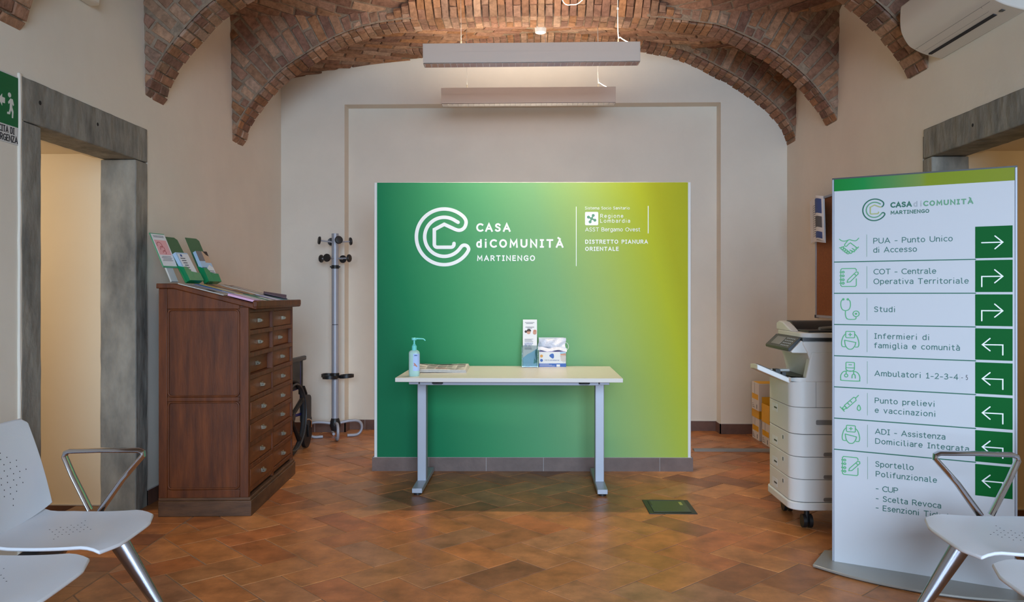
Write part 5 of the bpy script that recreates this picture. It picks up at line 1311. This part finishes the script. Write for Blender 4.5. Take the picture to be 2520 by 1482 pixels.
# ------------------------------------------------------------------ waiting benches
GBN = 'perforated waiting benches along the side walls'
def bench(label, loc, rz, mirror):
    root = thing('waiting_bench', label, 'bench', loc, rz, GBN); sg = mirror     # sg=+1: far end is +Y
    def Y(v): return sg * v
    for k in range(2):
        yc = -.51 * k; mb = MB(); W, D_ = .445, .425
        def sf(u, v):
            x = D_ * u; y = (v - .5) * W
            # front corners cut back, sides slightly tapered
            t = max(0, (u - .72) / .28); cutc = .026 * max(0, abs(v - .5) * 2 - .55) / .45 * t
            tb = max(0, (.25 - u) / .25)
            y *= (1 - .10 * tb)
            z = .432 - .010 * math.sin(PI * u) - .024 * max(0, (u - .78) / .22) ** 2 + .012 * max(0, (.12 - u) / .12) ** 2
            return (x - cutc, Y(y + yc), z + .006 * (abs(v - .5) * 2) ** 3)
        mb.sheet(sf, 16, 14, .012)
        if sg < 0: mb.f = [tuple(reversed(f)) for f in mb.f]
        st_ = mb.build('seat', M['seat'], root, bevel=.0045)
        ho = MB()
        for i in range(7):
            for j in range(9):
                if abs(i - 3) / 3.2 + abs(j - 4) / 4.2 > 1.0: continue
                u = .30 + i * .055; v = .5 + (j - 4) * .062
                p = Vector(sf(u, v)); ho.tube([p + Vector((0, 0, .0005)), p - Vector((0, 0, .002))], .0022, 6)
        ho.build('perforation', M['hole'], st_)['kind'] = 'stuff'
        bk = MB()
        def bf(u, v):
            z = .462 + .325 * u; y = (v - .5) * W * (1 - .04 * u)
            r = max(0, u - .93) / .07; e = max(0, abs(v - .5) * 2 - .88) / .12
            z -= .016 * (r * e) ** 1.0 * e; z += .020 * (1 - u) * (-(abs(v - .5) * 2) ** 2 * 0 + (v - .5) * 0)
            lowc = max(0, .14 - u) / .14
            return (.026 - .092 * u + .007 * math.sin(PI * u) - .024 * (abs(v - .5) * 2 - .5) * 0 - .012 * (1 - (abs(v - .5) * 2) ** 2), Y(y + yc), z - .028 * (1 - (abs(v - .5) * 2) ** 2) * lowc)
        bk.sheet(bf, 14, 14, Vector((-.011, 0, 0)))
        if sg > 0: bk.f = [tuple(reversed(f)) for f in bk.f]
        bo = bk.build('backrest', M['seat'], root, bevel=.0045)
        ho = MB()
        for i in range(11):
            for j in range(7):
                if abs(i - 5) / 5.3 + abs(j - 3) / 3.3 > 1.0: continue
                p = Vector(bf(.15 + i * .062, .5 + (j - 3) * .085 + (.02 if i % 2 else 0))); ho.tube([p + Vector((.0006, 0, 0)), p - Vector((.002, 0, 0))], .0023, 6)
        ho.build('perforation', M['hole'], bo)['kind'] = 'stuff'
        for v in (.045, .955):
            bs = MB(); a = Vector(bf(.05, v)); b = Vector(sf(.05, .09 if v < .5 else .91))
            bs.tube(catmull([tuple(Vector(bf(.22, v)) + Vector((-.020, 0, 0))), tuple(a + Vector((-.018, 0, 0))), tuple(b + Vector((-.022, 0, .010))), tuple(b + Vector((.0, 0, -.014))), tuple(b + Vector((.05, 0, -.022)))], 5), .0085, 10)
            bs.build('back_strut', M['white_edge'], root)
    mb = MB(); mb.bx(.125, .185, Y(-.80), Y(.265), .352, .400); mb.build('beam', M['dark_grey'], root, bevel=.004)
    for yy in (.245, -.745):
        for tip, top in ((.435, .205), (-.13, .10)):
            mb = MB(); P = [(top + (tip - top) * t, Y(yy), .395 * (1 - t) + .012 * t) for t in (0, .05, .25, .5, .75, 1)]
            mb.tube(P, [.036, .040, .037, .031, .025, .019], 20, flat=((0, 1, 0), .72)); mb.build('leg', M['chrome_dark'], root)
        mb = MB(); mb.prism(rrect(.09, .352, .235, .415, .02), (0, Y(yy) + .022, 0), (1, 0, 0), (0, 0, 1), (0, -1, 0), .044); mb.build('bracket', M['dark_grey'], root, bevel=.004)
    for yy in (.250,):
        top = .651
        P = [(.150, Y(yy), .425), (.085, Y(yy), .560), (.0552, Y(yy), top - .020), (.060, Y(yy), top - .006), (.074, Y(yy), top), (.20, Y(yy), top + .003), (.334, Y(yy), top + .001), (.348, Y(yy), top - .006), (.350, Y(yy), top - .018), (.27, Y(yy), .540), (.190, Y(yy), .425)]
        mb = MB(); mb.tube(P, [.010, .0095, .0095, .0095, .0095, .0095, .0095, .0095, .0098, .0105, .012], 12, flat=((0, 1, 0), 2.0)); mb.build('armrest', M['chrome'], root)
    return root
bench('left waiting bench with pale perforated seats beside the left doorway', (-1.822, 2.745, 0), math.radians(4.5), 1)
bench('right waiting bench with pale seats in front of the direction sign', (1.846, 2.765, 0), math.radians(180 - 4.5), -1)

# ------------------------------------------------------------------ emergency exit sign
ex = thing('exit_sign', 'green and white emergency exit sign with a running figure on the left wall', 'sign', (XL, 3.391, 2.063), 0)
mb = MB(); mb.bx(.0005, .004, -.102, .102, -.152, .152); mb.build('plate', mat('sign_plate', (208, 208, 206), .4), ex)
EP = Plane((.0042, -.102, -.152), (0, 1, 0), (0, 0, 1))
mb = MB(); EP.rect(mb, .006, .078, .187, .298, .0006); gq = mb.build('green_field', mat('exit_green', (10, 104, 58), .5, spec=.2), ex)
mb = MB(); ox, oz = .137, .160; k_ = .78
def mp(x, z): return (ox - (x - ox) * k_ * .9, oz + (z - oz) * k_)
EP.disc(mb, *mp(ox + .012, oz + .064), .0105, .0012)
EP.poly(mb, [mp(*v) for v in [(ox - .018, oz + .046), (ox + .004, oz + .046), (ox + .026, oz + .022), (ox + .020, oz + .012), (ox + .008, oz + .022), (ox + .010, oz - .012), (ox + .018, oz - .032), (ox + .034, oz - .034), (ox + .034, oz - .046), (ox + .008, oz - .044), (ox - .002, oz - .018), (ox - .012, oz - .030), (ox - .010, oz - .060), (ox - .022, oz - .060), (ox - .026, oz - .022), (ox - .014, oz + .0), (ox - .014, oz + .020), (ox - .024, oz + .010), (ox - .030, oz + .016)]], .0012)
EP.poly(mb, [(.098, oz + .030), (.098, oz + .006), (.080, oz + .006), (.080, oz - .008), (.056, oz + .018), (.080, oz + .044), (.080, oz + .030)][::-1], .0012)
mb.build('pictogram', mat('exit_white', (214, 216, 208), .5), ex)
EP.text('USCITA DI', .024, .042, .030, .138, M['ink_dark'], ex, .006); EP.text('EMERGENZA', .012, .006, .030, .172, M['ink_dark'], ex, .006)

# ------------------------------------------------------------------ wall air conditioner
M['ac'] = mat('air_conditioner_white', (216, 211, 203), .4)
ac = thing('air_conditioner', 'white rounded wall air conditioner high on the right wall', 'air conditioner', (XR, 4.115, 2.560), 0)
pf = [(0, 0), (0, .31), (-.19, .31), (-.226, .297)] + catmull([(-.226, .297), (-.230, .22), (-.222, .150), (-.187, .083), (-.150, .055), (-.104, .032), (-.058, .017), (-.01, .004)], 5)[1:] + [(0, 0)]
pf = pf[:-1]
mb = MB(); mb.prism(pf, (0, -.385, 0), (1, 0, 0), (0, 0, 1), (0, -1, 0), -.77); mb.f = [tuple(reversed(f)) for f in mb.f]
mb.build('body', M['ac'], ac, bevel=.008)
def onac(i0, t): pass
mb = MB()
mb.bx(-.088, -.070, -.27, .35, .0185, .045, 0); ob = mb.build('air_slot', M['ink_dark'], ac)
mb = MB(); mb.bx(-.1505, -.149, -.35, .376, .0545, .07); mb.bx(-.112, -.1105, -.27, .35, .0350, .05); mb.prism([(-.149, .0538), (-.112, .0352), (-.112, .05), (-.149, .07)], (0, -.2745, 0), (1, 0, 0), (0, 0, 1), (0, -1, 0), .0014); mb.prism([(-.149, .0538), (-.112, .0352), (-.112, .05), (-.149, .07)], (0, .356, 0), (1, 0, 0), (0, 0, 1), (0, -1, 0), .0014); mb.build('panel_gap', M['printer_seam'], ac)
mb = MB(); mb.bx(-.086, -.068, -.335, -.31, .0195, .035); mb.build('receiver', M['dark_grey'], ac)
# white trunking end on the left wall
mb = MB(); mb.box((XL + .03, 3.90, 2.80), (.06, .30, .13)); tag(mb.build('cable_trunking', M['plaster'], bevel=.012), 'short white trunking box high on the left wall above the stone doorway', 'cable trunking')

# ------------------------------------------------------------------ two suspended lights
M['lum'] = mat('luminaire_white', (208, 194, 180), .38)
M['mirror'] = mat('louvre_mirror', (226, 228, 234), .10, metal=1.0)
M['tube_em'] = mat('fluorescent_tube', (255, 246, 232), .4, emit=((255, 232, 205), 4.0))
def light(label, x, y, z, rz, tilt, cable):
    root = thing('pendant_light', label, 'light', (x, y, z), 0, 'suspended linear lights'); root.rotation_euler = (0, tilt, rz)
    Ln, w, h = 1.41, .10, .132
    mb = MB()
    for s in (-1, 1): mb.bx(-Ln / 2, Ln / 2, s * (w / 2 - .0015) - .0015, s * (w / 2 - .0015) + .0015, 0.006, h)
    mb.bx(-Ln / 2, Ln / 2, -w / 2, w / 2, h * .58, h * .60); mb.build('housing', M['lum'], root, bevel=.001)
    for s in (-1, 1):
        mb = MB(); mb.bx(s * Ln / 2 - .002, s * Ln / 2 + .002, -w / 2, w / 2, 0.004, h); mb.build('end_cap', M['lum'], root)
    lv = MB()
    for s in (-1, 1): lv.prism([(0, .002), (.0025, .002), (.026, .044), (0, .044)], (-Ln / 2 + .004, s * (w / 2 - .004), 0), (0, -s, 0), (0, 0, 1), (1, 0, 0), Ln - .008)
    n = 33
    for i in range(n + 1):
        xx = -Ln / 2 + .004 + (Ln - .008) * i / n
        lv.prism([(-.0008, .0), (.0008, .0), (.0035, .036), (-.0035, .036)], (xx, w / 2 - .006, 0), (1, 0, 0), (0, 0, 1), (0, -1, 0), w - .012)
    lv.build('louvre', M['mirror'], root)
    tb = MB(); tb.cyl((-Ln / 2 + .03, 0, .058), (Ln / 2 - .03, 0, .058), .008, 12); tb.build('lamp_tube', M['tube_em'], root)
    area('lamp_down', (0, 0, .052), (0, 0, 0), Ln - .06, .04, DOWN_W, (1.0, .86, .67), 170, root)
    area('lamp_up', (0, 0, h + .004), (PI, 0, 0), Ln - .06, .085, UP_W, (1.0, .85, .68), 170, root)
    for xx in (-.50 if not cable else -.46, .57):
        zt = webz(x + xx, y) - z
        mb = MB(); mb.cyl((xx, 0, h - .01), (xx, 0, zt), .0012, 6); mb.cyl((xx, 0, zt - .012), (xx, 0, zt + .01), .006, 10); wr = mb.build('suspension_wire', M['mid_grey'], root)
        mb = MB(); mb.cyl((xx, 0, h - .004), (xx, 0, h + .035), .004, 10); mb.bx(xx - .02, xx + .02, -.012, .012, h - .006, h - .001); mb.build('gripper', M['nickel'], wr)
    mb = MB(); zt = webz(x + .57, y) - z
    mb.tube(catmull([(.57, .004, zt), (.572, .004, (zt + h) / 2 + .05), (.571, .004, h + .07), (.585, .004, h + .045), (.64, .004, h + .012), (.69, .0, h - .004)], 6), .0028, 8)
    if cable: mb.tube(catmull([(.57, .004, zt), (.46, .08, .60), (.35, .14, .475), (.285, .16, .452), (.215, .17, .50), (.18, .17, zt + .03)], 6), .0032, 8)
    for q in (.35, .62): mb.cyl((.571, .004, h + (zt - h) * q - .006), (.571, .004, h + (zt - h) * q + .006), .006, 8)
    mb.build('power_cable', M['white_paint'], root)
    return root
DOWN_W, UP_W = 52.0, 28.0
light('long white suspended light nearer the entrance, above the table', -.005, 5.23, 2.757, math.radians(1.6), math.radians(-.6), True)
UP_W = 13.0
light('long white suspended light farther back, close to the rear wall', -.032, 6.50, 2.797, math.radians(1.3), math.radians(-.4), False)

# smoke detector under the vault
sd = thing('smoke_detector', 'round white smoke detector on the brick vault above the lights', 'smoke detector', (.065, 6.30, 3.318), 0)
mb = MB(); mb.lathe([(.030, 0.0), (.041, .002), (.044, .008), (.045, .030), (.046, .032), (.047, .052), (.047, .085), (.03, .087)], n=32); mb.build('housing', M['white_paint'], sd)
mb = MB(); mb.cyl((.03, 0, .004), (.042, .01, -.085), .002, 6); mb.build('lead', M['mid_grey'], sd)
